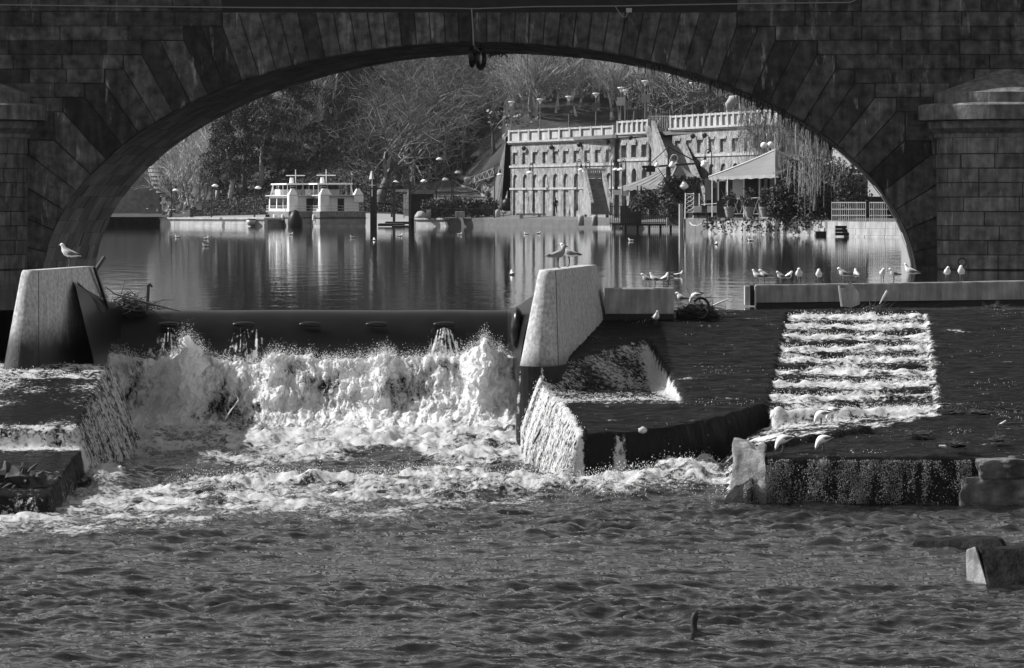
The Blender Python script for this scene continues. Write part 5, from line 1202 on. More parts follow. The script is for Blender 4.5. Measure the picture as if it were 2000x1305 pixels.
for i, (px, lb) in enumerate(((1425, 'big clay pot with a small shrub at the gangway end of the row'), (1463, 'big clay pot with a small shrub, middle of the row of three'), (1493, 'big clay pot with a small shrub nearest the dark laurels'))):
    d = 322 - i * 1.5; c = P(px, 424, d); t = thing('flower_pot', c, lb, 'flower pot', 'clay pots on the riverside wall'); h = 20 / F * d
    MB().lathe([(.30, 0), (.46, h * .8), (.50, h * .8), (.52, h), (.44, h), (.40, h * .9)], c, 14).build('pot', M_POT, t, smooth=False); rg_ = np.random.default_rng(300 + i); V, Q_ = clump_cloud(c + (0, 0, h + .7), (.75, .5, .9), 26, 16, rg_, .09); np_mesh('shrub', V, Q_, M_LEAF2, t, smooth=False)
    S = [(*(c + (0, 0, h)), *(c + (rg_.normal(0, .4), 0, h + rg_.uniform(.6, 1.6))), .03, .012) for _ in range(7)]; V, Q_ = segs_np(S, 4); np_mesh('stem', V, Q_, M_BARK, t)
# sign frame with the hanging round sign
sf = thing('sign_frame', P(1306, 440, 366), 'tall rope-stayed timber sign frame with crossbeam at the restaurant landing', 'sign frame')
MB().pbox(1304, 284, 1307, 330, 366, .15).pbox(1301, 326, 1310, 362, 366, .35).build('mast', M_WOOD, sf); a, b = P(1256, 327, 366), P(1366, 319, 366)
MB().obox((a + b) / 2, (b - a) / 2, (0, .1, 0), (0, 0, .1)).build('crossbeam', M_WOOD, sf); MB().tube([P(1305, 287, 366), P(1262, 327, 366)], .05, 4).tube([P(1305, 287, 366), P(1364, 318, 366)], .07, 4).tube([P(1285, 328, 366), P(1302, 354, 366)], .05, 4).tube([P(1325, 324, 366), P(1310, 350, 366)], .05, 4).build('stay', M_IRON, sf)
MB().pbox(1262, 327, 1280, 336, 365.6, .3).pbox(1254, 323.5, 1282, 328, 365.7, .25).build('sign_board', M_BLACK, sf)
rs_ = thing('round_sign', P(1317, 316, 365), 'round hanging sign reading -2 under the sign frame beam', 'sign'); c = P(1317, 309, 365); mb = MB(); mb.tube([c + (.36 * math.cos(q), 0, .36 * math.sin(q)) for q in np.linspace(0, 6.283, 22)], .04, 4); mb.build('ring', M_WHITE, rs_)
mb = MB(); mb.tube([c, c + (0, .05, 0)], .34, 20); mb.build('disc', M_WALLC, rs_); mb = MB(); y = -.06
mb.tube([c + (-.26, y, .02), c + (-.06, y, .02)], .045, 5).tube([c + p for p in ((.0, y, .14), (.06, y, .2), (.15, y, .18), (.19, y, .1), (.12, y, 0), (.02, y, -.13), (.22, y, -.13))], .04, 5); mb.build('digits', M_BLACK, rs_); MB().tube([c + (0, 0, .36), c + (0, 0, .75)], .02, 4).build('hanger', M_IRON, rs_)
for px, py, d, r, lb in ((1313, 323, 365.5, .36, 'white bell lamp hanging below the round sign, nearer the mast'), (1283, 323, 365.2, .26, 'white bell lamp at the board end of the sign frame'), (1336, 363, 364, .45, 'large white globe lantern hanging among the vine leaves by the gate'), (1375, 322, 364, .35, 'white bell lamp beyond the tip of the crossbeam')):
    c = P(px, py, d); t = thing('bell_lamp', c, lb, 'lamp', 'white lamps at the restaurant landing'); MB().lathe([(r * .15, r * 1.2), (r * .5, r * .8), (r, 0), (r * .95, -r * .4), (r * .3, -r * .8), (.02, -r * .9)], c, 14).build('lamp_shade', M_LAMPW, t, smooth=True); MB().tube([c + (0, 0, r * 1.1), c + (0, 0, r * 1.9)], .05, 4).build('hanger', M_IRON, t)
bush('climbing_vine', 1318, 382, 365, (1.5, .8, 2.0), 'dark leafy vine climbing the mast of the sign frame', 60, n=(90, 30), size=.12, group=None, cat='vine')
bush('climbing_vine', 1338, 352, 364.6, (2.0, .7, .35), 'dark leafy vine trained along the pergola above the gate', 61, n=(60, 24), size=.11, group=None, cat='vine')
bush('shrub', 1272, 396, 368, (2.0, .8, 1.3), 'mid grey leafy shrub on the landing below the peaked tent', 62, m=M_LEAF2, n=(60, 26), size=.10, group=None)
bush('shrub', 1312, 412, 364, (1.3, .7, 1.2), 'pale feathery shrub hanging at the foot of the sign frame', 63, m=M_LEAF2, n=(60, 26), size=.08, group=None)
# landing platform, gangway gate
lp_ = thing('landing_platform', P(1262, 446, 372), 'dark timber landing platform with slatted railings below the peaked tent', 'landing'); MB().pbox(1195, 437, 1325, 441, 371, 8).build('deck', M_WOOD, lp_); MB().pbox(1212, 403, 1253, 440, 371.2, .08).build('slatted_screen', M_WOOD, lp_)
mb = MB()
for i in range(34): px = 1192 + i * 4; mb.tube([P(px, 402 + (i % 3 == 0) * -4, 370.8), P(px, 445, 370.8)], .035, 4)
for y in (403, 420, 436): mb.tube([P(1190, y, 370.8), P(1326, y - 2, 370.8)], .04, 4)
mb.build('railing', M_IRON, lp_); mb = MB()
for px in (1200, 1222, 1245, 1268, 1290, 1310): mb.tube([P(px, 440, 372), P(px, 452, 372)], .12, 5)
mb.build('pile', M_WOOD, lp_); MB().pbox(1302, 419, 1327, 441, 369, .6).build('pale_block', M_LIME, lp_)
gt = thing('gangway_gate', P(1346, 428, 352), 'white lattice gate at the head of the boarding gangway', 'gate'); mb = MB(); mb.tube([P(1339, 377, 352), P(1338, 428, 352)], .05, 4).tube([P(1355, 377, 352), P(1354, 428, 352)], .05, 4)
for y in (379, 415, 427): mb.tube([P(1339, y, 352), P(1355, y, 352)], .04, 4)
mb.build('gate_frame', M_WHITE, gt); mb = MB()
for k in range(4): mb.tube([P(1340, 381 + k * 8.5, 352), P(1354, 389 + k * 8.5, 352)], .03, 4).tube([P(1354, 381 + k * 8.5, 352), P(1340, 389 + k * 8.5, 352)], .03, 4)
mb.build('lattice', M_WHITE, gt)
gg = thing('boarding_gangway', P(1385, 420, 345), 'dark boarding gangway with white panels from the gate to the tent terrace', 'gangway'); MB().pbox(1354, 416, 1420, 421, 345, 1.2).build('deck', M_BLACK, gg); MB().pbox(1356, 402, 1370, 415, 346, .1).pbox(1382, 402, 1404, 415, 345, .1).build('side_panel', M_WHITE, gg); MB().tube([P(1370, 400, 344.8), P(1420, 396, 344.8)], .04, 4).tube([P(1366, 378, 346), P(1366, 402, 346)], .05, 4).tube([P(1376, 380, 346), P(1376, 402, 346)], .05, 4).tube([P(1366, 382, 346), P(1376, 396, 346)], .03, 4).build('handrail', M_WHITE, gg)
MB().tube([P(1330, 398, 350), P(1330, 458, 350)], .22, 7).build('pile', M_LIME, gg); MB().tube([P(1372, 434, 335), P(1421, 458, 328)], .06, 4).tube([P(1372, 441, 335), P(1400, 458, 330)], .05, 4).build('strut', M_IRON, gg)
MB().tube([P(1347, 435, 343), P(1352, 440, 342), P(1362, 441, 340), P(1372, 436, 338)], .05, 5).build('rope', M_PALE, gg)
# laurels, weeping tree, willow, second pavilion, flagpole
for i, (px, py_, d, r, lb) in enumerate(((1533, 395, 318, (1.4, 1.2, 1.5), 'dark laurel bush beside the last clay pot'), (1560, 376, 322, (1.7, 1.4, 2.5), 'tall dark laurel behind the pots, under the pavilion edge'), (1598, 392, 316, (1.7, 1.3, 1.8), 'broad dark laurel beneath the weeping tree'), (1632, 372, 318, (1.9, 1.4, 2.6), 'tall dark laurel in front of the second pavilion'), (1665, 382, 312, (1.3, 1.2, 1.7), 'dark laurel next to the pale railing'), (1580, 350, 330, (2.4, 1.6, 2.2), 'tallest bushy laurel, grown up against the pavilion roof'))):
    bush('laurel_bush', px, py_, d, r, lb, 400 + i, n=(150, 40), size=.10, group='dark laurels on the riverside')
rng = np.random.default_rng(9)
def weeping(name, px, py0, d, H, label, seed, n, drop, spread, m):
    rng = np.random.default_rng(seed); x, z = X(px, d), Z(py0, d); t = thing(name, (x, d, z), label, 'tree'); S = tree_segs((x, d, z), H, rng, trunk=.5, r0=.22, levels=2, kids=(6, 4), spread=.9, up=.3, ltop=.45, rmin=.03); V, Q_ = segs_np(S, 5); np_mesh('trunk', V, Q_, M_BARKD, t)
    tips = S[len(S) // 4:, 3:6]; out = []
    for i in range(n):
        p = tips[rng.integers(len(tips))] + rng.normal(0, .35, 3); v = np.array((rng.normal(0, spread), rng.normal(0, spread), .15)); L = drop * rng.uniform(.4, 1.1); k = 6
        for j in range(k):
            v = v * .6 + np.array((rng.normal(0, .05), rng.normal(0, .05), -.45)); q = p + v / np.linalg.norm(v) * L / k; out.append((*p, *q, .02, .015)); p = q
    V, Q_ = segs_np(out, 3); np_mesh('hanging_twigs', V, Q_, m, t, smooth=False); return t
weeping('weeping_tree', 1592, 412, 314, 5.6, 'small weeping tree with pale hanging strands in front of the dark laurels', 12, 170, 2.6, .25, mat('pale_twigs', .22, .8, .2))
weeping('willow_tree', 1500, 335, 352, 6.5, 'bare willow with dark arching limbs and hanging twigs over the second niche run', 14, 520, 2.4, .8, mat('willow_twigs', .13, .8, .2))
weeping('willow_tree', 1585, 330, 345, 6.5, 'bare willow behind the weeping tree, close to the bridge arch', 15, 240, 2.6, .6, MATS['willow_twigs'])
t = thing('second_pavilion', P(1690, 424, 330), 'second peaked canvas pavilion with a pleated curtain, partly behind the arch', 'tent'); PK = P(1652, 296, 332); q = [P(1612, 321, 334), P(1664, 329, 328), P(1720, 318, 330), P(1668, 300, 342)]; mb = MB()
for i in range(4): tri_sheet(mb, PK, q[i], q[(i + 1) % 4], .2, 5)
mb.build('canopy', M_CANVAS, t, smooth=True); mb = MB(); vs = []
for i in range(19): vs += [P(1668 + i * 1.5, 340, 329 - .25 * (i % 2)), P(1668 + i * 1.5, 392, 329 - .25 * (i % 2))]
mb.add(vs, [(2*i, 2*i+1, 2*i+3, 2*i+2) for i in range(18)]); mb.build('curtain', M_CANVAS, t); MB().pbox(1664, 318, 1667, 400, 328, .15).pbox(1649, 330, 1700, 339, 328.5, .3).build('frame', M_WOOD, t); MB().pbox(1640, 384, 1760, 424, 333, .3).build('back_wall', M_BLACK, t)
t = thing('flagpole', P(1515, 345, 325), 'pale flagpole with a furled flag rising past the pavilion ridge', 'flagpole'); MB().tube([P(1516, 425, 325), P(1512, 222, 325)], [.06, .04], 5).build('pole', M_PALE, t); MB().tube([P(1512, 226, 324.9), P(1509, 245, 324.9), P(1511, 262, 324.9)], [.03, .2, .04], 6).build('flag', M_CANVAS, t)
t = thing('plain_pole', P(1554, 303, 345), 'thin pale pole behind the pavilion, beside the willow', 'pole'); MB().tube([P(1554, 420, 345), P(1554, 236, 345)], .06, 5).build('shaft', M_PALE, t); MB().lathe([(.05, 0), (.12, .1), (.02, .25)], P(1554, 236, 345), 6).build('cap', M_PALE, t)
for px, py, lb in ((1492, 284, 'white globe lamp over the pavilion ridge, farther from the flagpole'), (1505, 283, 'white globe lamp over the pavilion ridge, next to the flagpole')):
    c = P(px, py, 345); t = thing('globe_lamp', c, lb, 'lamp', 'globe lamps'); MB().blob(c, .32, 12, 8, 0).build('globe', M_LAMPW, t, smooth=True); MB().tube([c - (0, 0, .3), P(px, 350, 345)], .05, 5).build('post', M_IRON, t)
sc_ = thing('white_sculpture', P(1440, 217, 381), 'white bent-over stone sculpture on the terrace parapet beside the last panel', 'sculpture'); mb = MB(); mb.tube([P(1424, 216, 381), P(1424, 205, 381), P(1430, 195, 381), P(1441, 192, 381), P(1449, 199, 381)], [.3, .46, .5, .4, .2], 10); mb.build('bent_figure', M_LIME, sc_, smooth=True); MB().tube([P(1448, 214, 382), P(1450, 190, 382), P(1444, 183, 382)], [.28, .32, .15], 8).build('raised_arm', M_LIME, sc_, smooth=True); MB().pbox(1420, 214, 1456, 219, 380.5, 1.4).build('plinth', M_LIME, sc_)
# the walking person
def person(px, py, d, H):
    t = thing('person', P(px, py, d), 'person in dark clothes walking along the promenade below the terrace wall', 'person'); s = H / 1.75; o = P(px, py, d); mb = MB()
    tb = lambda pts, r, n=8: mb.tube([o + np.array(p) * s for p in pts], [q * s for q in r], n)
    tb([(-.10, 0, .05), (-.09, 0, .48), (-.08, 0, .9)], [.055, .07, .10]); tb([(.14, .12, .05), (.10, .05, .48), (.08, 0, .9)], [.055, .07, .10]); tb([(0, 0, .85), (0, 0, 1.1), (0, .02, 1.38), (0, .02, 1.5)], [.17, .17, .22, .08])
    tb([(-.2, 0, 1.42), (-.27, 0, 1.12), (-.26, -.04, .84)], [.07, .06, .045]); tb([(.2, 0, 1.42), (.27, 0, 1.12), (.24, .06, .84)], [.07, .06, .045]); tb([(0, .02, 1.48), (0, 0, 1.58)], [.06, .06])
    tb([(-.10, -.1, .04), (-.10, .12, .05)], [.05, .05]); tb([(.14, .02, .04), (.14, .24, .05)], [.05, .05]); mb.build('body', M_BLACK, t, smooth=True); MB().blob(o + np.array((0, 0, 1.66)) * s, .115 * s, 10, 8, .05, 1, (.85, .95, 1.15)).build('head', M_BARKD, t, smooth=True)
person(1085, 416, 424, 1.82)
# ---------------------------------------------------------------- gulls
M_GW = mat('gull_white', .75, .8, .08, 20); M_GG = mat('gull_grey', .12, .8, .2, 20); M_GB = mat('gull_black', .02, .7, .2, 20); M_GL = mat('gull_leg', .07, .6, .1); M_GY = mat('gull_mottled', .22, .8, .5, 60)
def loft(mb, sp, n=10, bend=True):
    """closed skin along a spine of (x, z, half-width, half-height)"""
    k = len(sp); vs = []
    for i, (x, z, ry, rz) in enumerate(sp):
        a, b = sp[max(0, i - 1)], sp[min(k - 1, i + 1)]; t = np.array((b[0] - a[0], b[1] - a[1])); t /= np.linalg.norm(t); nrm = (-t[1], t[0])
        for j in range(n): q = 2 * math.pi * j / n; vs.append((x + nrm[0] * rz * math.sin(q), ry * math.cos(q), z + nrm[1] * rz * math.sin(q)))
    mb.add(vs, [(i*n + j, i*n + (j+1) % n, (i+1)*n + (j+1) % n, (i+1)*n + j) for i in range(k - 1) for j in range(n)] + [tuple(range(n))[::-1], tuple((k-1)*n + j for j in range(n))]); return mb
POSE = {'stand': [(-.23,.19,.012,.006), (-.17,.205,.035,.02), (-.09,.22,.062,.05), (0,.235,.078,.07), (.07,.262,.074,.074), (.112,.305,.05,.055), (.128,.345,.036,.04), (.142,.375,.034,.036), (.165,.385,.03,.03), (.188,.38,.014,.014)],
        'hunch': [(-.22,.195,.012,.006), (-.16,.205,.035,.02), (-.08,.225,.066,.055), (0,.245,.084,.08), (.055,.275,.078,.078), (.085,.318,.050,.050), (.105,.348,.038,.040), (.132,.358,.038,.038), (.156,.350,.028,.028), (.168,.346,.014,.014)],
        'preen': [(-.20,.19,.012,.006), (-.15,.205,.035,.02), (-.08,.22,.066,.055), (0,.24,.084,.078), (.06,.27,.08,.082), (.09,.325,.05,.055), (.075,.365,.036,.038), (.04,.37,.034,.034), (.01,.345,.028,.028), (-.012,.325,.013,.013)],
        'feed': [(-.22,.25,.012,.006), (-.16,.248,.035,.022), (-.08,.24,.066,.056), (0,.228,.086,.078), (.06,.21,.082,.078), (.105,.178,.055,.058), (.13,.14,.038,.04), (.142,.105,.035,.035), (.152,.078,.027,.027), (.16,.06,.013,.013)],
        'swim': [(-.21,.075,.012,.006), (-.16,.06,.035,.018), (-.09,.045,.066,.045), (0,.04,.082,.06), (.07,.055,.076,.062), (.11,.095,.046,.048), (.122,.13,.034,.036), (.136,.155,.033,.034), (.158,.162,.028,.028), (.178,.158,.013,.013)]}
def gull_proto(pose, back=M_GG, body=M_GW):
    t = thing('gull', (0, 0, -300), 'prototype', 'gull', 'gulls'); sp = POSE[pose]; O = np.array((0, 0, -300.))
    def fin(mb, name, m, smooth=True, parent=t): mb.v = [tuple(np.array(v) + O) for v in mb.v]; return mb.build(name, m, parent, smooth=smooth)
    fin(loft(MB(), sp), 'body', body)
    hx, hz = sp[-1][0], sp[-1][1]; px_, pz_ = sp[-2][0], sp[-2][1]; v = np.array((hx - px_, hz - pz_)); v = v / np.linalg.norm(v) * .045
    fin(MB().tube([(hx - v[0] * .3, 0, hz - v[1] * .3), (hx + v[0] * .6, 0, hz + v[1] * .6), (hx + v[0], 0, hz + v[1] - .006)], [.011, .009, .002], 6), 'bill', M_GL)
    ex, ez, er = (sp[-3][0] + sp[-2][0]) / 2, (sp[-3][1] + sp[-2][1]) / 2, sp[-3][2]; fin(MB().blob((ex, er * .8, ez), .010, 6, 4, 0), 'eye', M_GB); fin(MB().blob((ex, -er * .8, ez), .010, 6, 4, 0), 'eye', M_GB)
    dz = {'feed': .0, 'swim': -.192}.get(pose, 0); tilt = .55 if pose == 'feed' else 0
    for s in (-1, 1):
        w = MB(); pts = [(.075, .265), (.03, .285), (-.05, .272), (-.13, .245), (-.20, .222), (-.14, .212), (-.05, .20), (.03, .215)]
        if pose == 'feed': pts = [(.07, .225), (.03, .262), (-.05, .275), (-.13, .272), (-.21, .262), (-.14, .245), (-.05, .222), (.03, .195)]
        a = [(x, s * (.078 - abs(x + .02) * .16), z + dz) for x, z in pts]; b = [(x, s * (.052 - abs(x + .02) * .16), z + dz) for x, z in pts]; c = (-.03, s * .104, .245 + dz + (.015 if pose == 'feed' else 0)); n = len(a)
        w.add(a + b + [c], [(i, (i + 1) % n, 2 * n) if s < 0 else ((i + 1) % n, i, 2 * n) for i in range(n)] + [(i, (i+1) % n, n + (i+1) % n, n + i) for i in range(n)]); wo_ = fin(w, 'wing', back)
        tz = .222 + dz + (.07 if pose == 'feed' else 0)
        fin(MB().tube([(-.15, s * .036, tz + .008), (-.21, s * .022, tz - .004), (-.27, s * .008, tz - .018)], [.018, .014, .002], 6), 'wing_tip', M_GB, parent=wo_)
        if pose != 'swim': fin(MB().tube([(.01, s * .028, .185), (.0, s * .03, .09), (.012, s * .03, .012), (.05, s * .034, .004)], [.014, .010, .010, .006], 5), 'leg', M_GL)
    return t
PROTO = {p: gull_proto(p) for p in POSE}; PROTO['young'] = gull_proto('stand', M_GY, M_GY)
used_ = set()
def copy_tree(o, parent=None):
    c = o.copy(); COL.objects.link(c)
    if parent is not None: c.parent = parent
    for ch in o.children: copy_tree(ch, c)
    return c
def gull(px, d, z, head, pose, s, label, cat='gull', group='gulls'):
    o = PROTO[pose] if pose not in used_ else copy_tree(PROTO[pose]); used_.add(pose)
    o.location = (X(px, d), d, z); o.rotation_euler = (0, 0, math.radians(head)); o.scale = (s * .88, s * 1.1, s * 1.03); o['label'] = label; o['group'] = group; return o
gull(136, 87.4, 1.21, 178, 'stand', 1.4, 'large gull standing on the concrete pier beside the driftwood heap')
gull(1089, 86.3, 1.21, 20, 'young', 1.35, 'mottled gull turned away on the pier beside the fish-free apron wall'.replace('fish-free apron wall', 'rubber weir end'))
gull(1112, 88.0, 1.21, 172, 'stand', 1.4, 'large gull with grey back facing the mottled one on the pier')
MW = .63
for px, hd, p, lb in ((1262, 186, 'hunch', 'grey-backed gull at the pier end of the short wall, bill toward the pier'), (1280, 172, 'stand', 'middle gull of three on the short concrete wall'), (1297, 40, 'stand', 'upright gull at the open end of the short concrete wall')): gull(px, 91.1, MW, hd, p, .92, lb, group='gulls on the short wall')
for px, hd, p, s, lb in ((1481, 172, 'stand', 1.0, 'gull at the very end of the long wall, bill toward the gap'), (1493, 184, 'hunch', 1.05, 'dark-backed gull tight behind the one at the wall end'), (1525, 200, 'hunch', .9, 'gull with tucked head, first of the close pair on the long wall'), (1540, 25, 'hunch', .9, 'gull with raised tail, second of the close pair on the long wall'), (1561, 262, 'hunch', 1.1, 'round gull facing the water alone between the pair and the preening gull'),
    (1600, 255, 'preen', 1.0, 'gull preening its side, midway between the pair and the white board'), (1647, 185, 'hunch', 1.1, 'plump gull directly above the white board'), (1673, 100, 'stand', .95, 'gull seen from behind, just past the white board'), (1723, 285, 'hunch', 1.0, 'round gull above the loose stick in the debris'), (1746, 190, 'hunch', 1.0, 'gull crouching between the round one and the large upright one'), (1780, 165, 'stand', 1.25, 'large upright gull near the foot of the bridge arch'), (1850, 275, 'hunch', 1.05, 'round gull in front of the dark pier water, nearer the arch'), (1878, 250, 'preen', 1.1, 'preening gull farthest along the long wall')):
    d = 96.55 + (px - 1460) / 540 * 3.6; gull(px, d, .575 + .045 * (px - 1460) / 540, hd, p, s, lb, group='gulls on the long wall')
gull(1330, 91.6, .13, 175, 'hunch', .95, 'white gull standing on the tyre debris beside the short wall'); gull(1358, 91.8, .18, 178, 'feed', 1.0, 'gull pecking with its tail up on the tyre debris')
gull(1281, 90.1, zmain(90.1) - .02, 285, 'stand', .95, 'gull wading alone on the apron below the short wall')
gull(1604, 76.3, -1.96, 190, 'feed', 1.05, 'feeding gull at the foot of the fish ladder, nearer the water'); gull(1626, 77.2, -1.93, 200, 'feed', 1.0, 'second feeding gull at the foot of the fish ladder, just behind'); gull(1530, 71.3, -2.19, 195, 'feed', 1.15, 'feeding gull on the wet terrace beside the corner stone'); gull(1608, 71.5, -2.19, 190, 'feed', 1.1, 'feeding gull on the wet terrace edge above the dripping wall')
gull(689, 455, Z(352, 455) + .3, 200, 'stand', 1.6, 'white bird perched on the mooring pile behind the named boat')
SW = ((346, 464, 170, 'below the end of the long quay'), (403, 467, 10, 'below the second quay lamp, farther out'), (401, 482, 190, 'below the second quay lamp, nearer the weir'), (568, 459, 0, 'just in front of the round black fender'), (688, 465, 200, 'in front of the named boat'), (731, 470, 100, 'beside the reflection of the jetty piles'), (782, 462, 30, 'in front of the low pontoon'), (898, 459, 5, 'below the stone planter quay'), (1027, 458, 160, 'in front of the landing edge, below the bench'), (1052, 457, 20, 'in front of the landing edge, below the walking person'),
      (1000, 537, 95, 'alone in the middle water before the pier with two gulls'), (1232, 471, 170, 'in front of the timber landing platform'), (1326, 539, 5, 'big dark-winged one behind the short wall'), (1399, 478, 80, 'below the boarding gangway'), (1465, 471, 165, 'below the flower pots'))
for px, py, hd, lb in SW: gull(px, D(py, 0), -.005, hd, 'swim', 1.1 if py > 530 else 1.3, 'gull afloat ' + lb, group='gulls afloat')
# cormorant: body nearly under, neck up
cd_ = 49.0; c = np.array((X(1357, cd_), cd_, LOWZ)); t = thing('cormorant', c, 'dark cormorant swimming low with its neck raised in the calm water', 'cormorant'); mb = MB(); loft(mb, [(-.035, .30, .022, .022), (-.015, .315, .055, .058), (-.0, .27, .058, .062), (-.012, .2, .044, .046), (-.012, .1, .05, .052), (.01, .03, .08, .07), (.12, .0, .11, .05), (.3, -.01, .12, .045), (.5, -.02, .07, .03), (.72, -.015, .06, .008)]);
mb.v = [tuple(np.array(v) * (.95, 1, .95) + c) for v in mb.v]; mb.build('body', M_GB, t, smooth=True)
mb = MB(); mb.tube([c + (.01, 0, .295), c + (.05, 0, .305), c + (.085, 0, .325)], [.018, .011, .006], 6); mb.build('bill', M_IRON, t)
# ---------------------------------------------------------------- crest walls
def crest_wall(name, x0, x1, z0, z1, d0, d1, label, post=False):
    t = thing(name, (x0, d0, z0), label, 'concrete wall'); mb = MB(); n = 24; vs = []
    for i in range(n + 1):
        u = i / n; x = x0 + (x1 - x0) * u; d = d0 + (d1 - d0) * u; w = .5; j = .012 * float(pn(x * 2.1, 0, 1)); k = .012 * float(pn(x * 2.7, 4, 1))
        zt = z1[0] + (z1[1] - z1[0]) * u
        vs += [(x, d + j, z0), (x, d + j, zt - .03 + k), (x, d + .03, zt + k), (x, d + w, zt + k), (x, d + w, z0)]
    mb.add(vs, [(i*5 + q, (i+1)*5 + q, (i+1)*5 + q + 1, i*5 + q + 1) for i in range(n) for q in range(4)] + [(4, 3, 2, 1, 0), tuple(n*5 + q for q in range(5))]); mb.build('wall_body', M_WALLC, t)
    return t
cw1 = crest_wall('crest_wall', X(1182, 91), X(1316, 91), -.16, (.62, .62), 91, 91, 'short concrete wall on the weir crest joined to the pier with two gulls')
MB().box((X(1180, 91), 90.97, -.2), (X(1316, 91), 90.995, -.03)).build('wet_foot', M_BLACK, cw1)
cw2 = crest_wall('crest_wall', X(1477, 96.5), X(2560, 103.7), .10, (.57, .66), 96.5, 103.7, 'long low concrete wall on the weir crest lined with gulls')
gp_ = MB(); gp_.hexa([(X(1477, 96.5), 96.7, -.2), (X(2560, 103.7), 103.9, -.2), (X(2560, 103.7), 104.1, -.2), (X(1477, 96.5), 96.9, -.2), (X(1477, 96.5), 96.7, .099), (X(2560, 103.7), 103.9, .099), (X(2560, 103.7), 104.1, .099), (X(1477, 96.5), 96.9, .099)]); gp_.build('black_foot_strip', M_BLACK, cw2)  # black strip set back below the wall's lower edge
t = thing('wall_end_post', P(1462, 596, 96.3), 'pale end post with a dark slot at the gap end of the long wall', 'post'); MB().pbox(1455, 559, 1465, 596, 96.2, .4).build('pale_post', M_CONC, t); MB().pbox(1465, 558, 1474, 597, 96.35, .3).build('slot', M_BLACK, t); MB().pbox(1474, 559, 1477, 597, 96.2, .3).build('jamb', M_CONC, t)
# ---------------------------------------------------------------- debris
def twigs(name, c, ext, n, L, r, label, cat, seed, m=M_WOOD, flat=.35, extra=()):
    rng = np.random.default_rng(seed); S = []
    for i in range(n):
        p = np.array(c) + rng.normal(0, .42, 3) * np.array(ext); p[2] = c[2] + abs(rng.normal(0, .5)) * ext[2] * max(0, 1 - abs(p[0] - c[0]) / (ext[0] * 1.3)); v = rng.normal(0, 1, 3) * (1, .7, flat); v /= np.linalg.norm(v); l = L * rng.uniform(.3, 1.2); q = p
        for k in range(3): v = v + rng.normal(0, .25, 3) * (1, 1, .5); v /= np.linalg.norm(v); q2 = q + v * l / 3; S.append((*q, *q2, r * (1 - k * .28), r * (1 - (k + 1) * .28))); q = q2
    t = thing(name, c, label, cat); V, Q_ = segs_np(S, 4); np_mesh('tangled_sticks', V, Q_, m, t, smooth=False)
    mb = MB(); mb.blob(np.array(c) + (0, 0, 0), 1, 14, 8, .5, seed, (ext[0] * .75, ext[1] * .6, ext[2] * .7)); mb.build('matted_core', M_BLACK, t)
    for nm, pts, rr, mm in extra: MB().tube(pts, rr, 6).build(nm, mm, t)
    return t
twigs('driftwood_heap', P(250, 605, 91.7), (.72, .5, .38), 260, .55, .014, 'dark heap of driftwood and brush caught behind the pier with one gull', 'driftwood', 3, extra=(('long_branch', [P(262, 585, 91.2), P(300, 595, 91.1), P(330, 603, 91.0), P(352, 608, 90.9)], [.035, .03, .02, .008], M_WOOD), ('thin_branch', [P(206, 560, 91.4), P(225, 575, 91.3), P(262, 584, 91.2)], [.012, .02, .02], M_WOOD), ('thin_branch', [P(300, 592, 91), P(318, 586, 91), P(342, 586, 91)], [.012, .01, .004], M_WOOD)))
t = thing('steel_post', P(288, 612, 91.2), 'dark steel post with a hooked top rising from the rubber weir crest', 'post'); MB().tube([P(287, 614, 91.3), P(290, 556, 91.3)], .045, 6).build('shaft', M_IRON, t); MB().tube([P(290, 556, 91.3), P(293, 555, 91.3), P(297, 561, 91.3)], .03, 5).build('hook', M_IRON, t)
dt = twigs('debris_heap', P(1362, 611, 91.4), (.72, .4, .30), 200, .4, .012, 'dark debris heap with an old tyre at the end of the short wall', 'debris', 5, extra=(('pale_stick', [P(1393, 597, 91), P(1408, 590, 91), P(1424, 584, 91)], [.03, .025, .015], M_PALE), ('thin_reed', [P(1350, 592, 91.3), P(1349, 578, 91.3), P(1340, 558, 91.3)], [.012, .008, .004], M_WOOD)))
mb = MB(); c = P(1368, 602, 90.9); mb.tube([c + np.array((.22 * math.cos(q), -.1, .26 * math.sin(q))) for q in np.linspace(-1.9, 2.4, 16)], .035, 7); mb.build('tyre_ring', M_RUBBER, dt, smooth=True)
twigs('debris_heap', P(1700, 614, 92.6), (.75, .4, .18), 220, .42, .012, 'low dark debris heap of weed and sticks at the foot of the white board', 'debris', 6)
t = thing('white_board', P(1660, 600, 95), 'pale five-sided board leaning against the long wall above the debris', 'board'); MB().prism([P(a, b, 95.0) for a, b in ((1642, 563), (1651, 563), (1660, 550), (1677, 573), (1679, 594), (1663, 601), (1646, 599))], (.02, .05, 0)).build('panel', M_CONC, t); MB().prism([P(a, b, 94.93) for a, b in ((1637, 558), (1640.5, 558), (1646, 599), (1642.5, 599))], (0, .05, 0)).build('edge_strip', M_WHITE, t)
o = MB().tube([P(1718, 594, 92.5), P(1727, 578, 92.5), P(1733, 568, 92.5)], [.012, .03, .03], 6).build('stick', M_PALE); tag(o, 'pale stick poking up from the low debris heap below the long wall', 'stick')
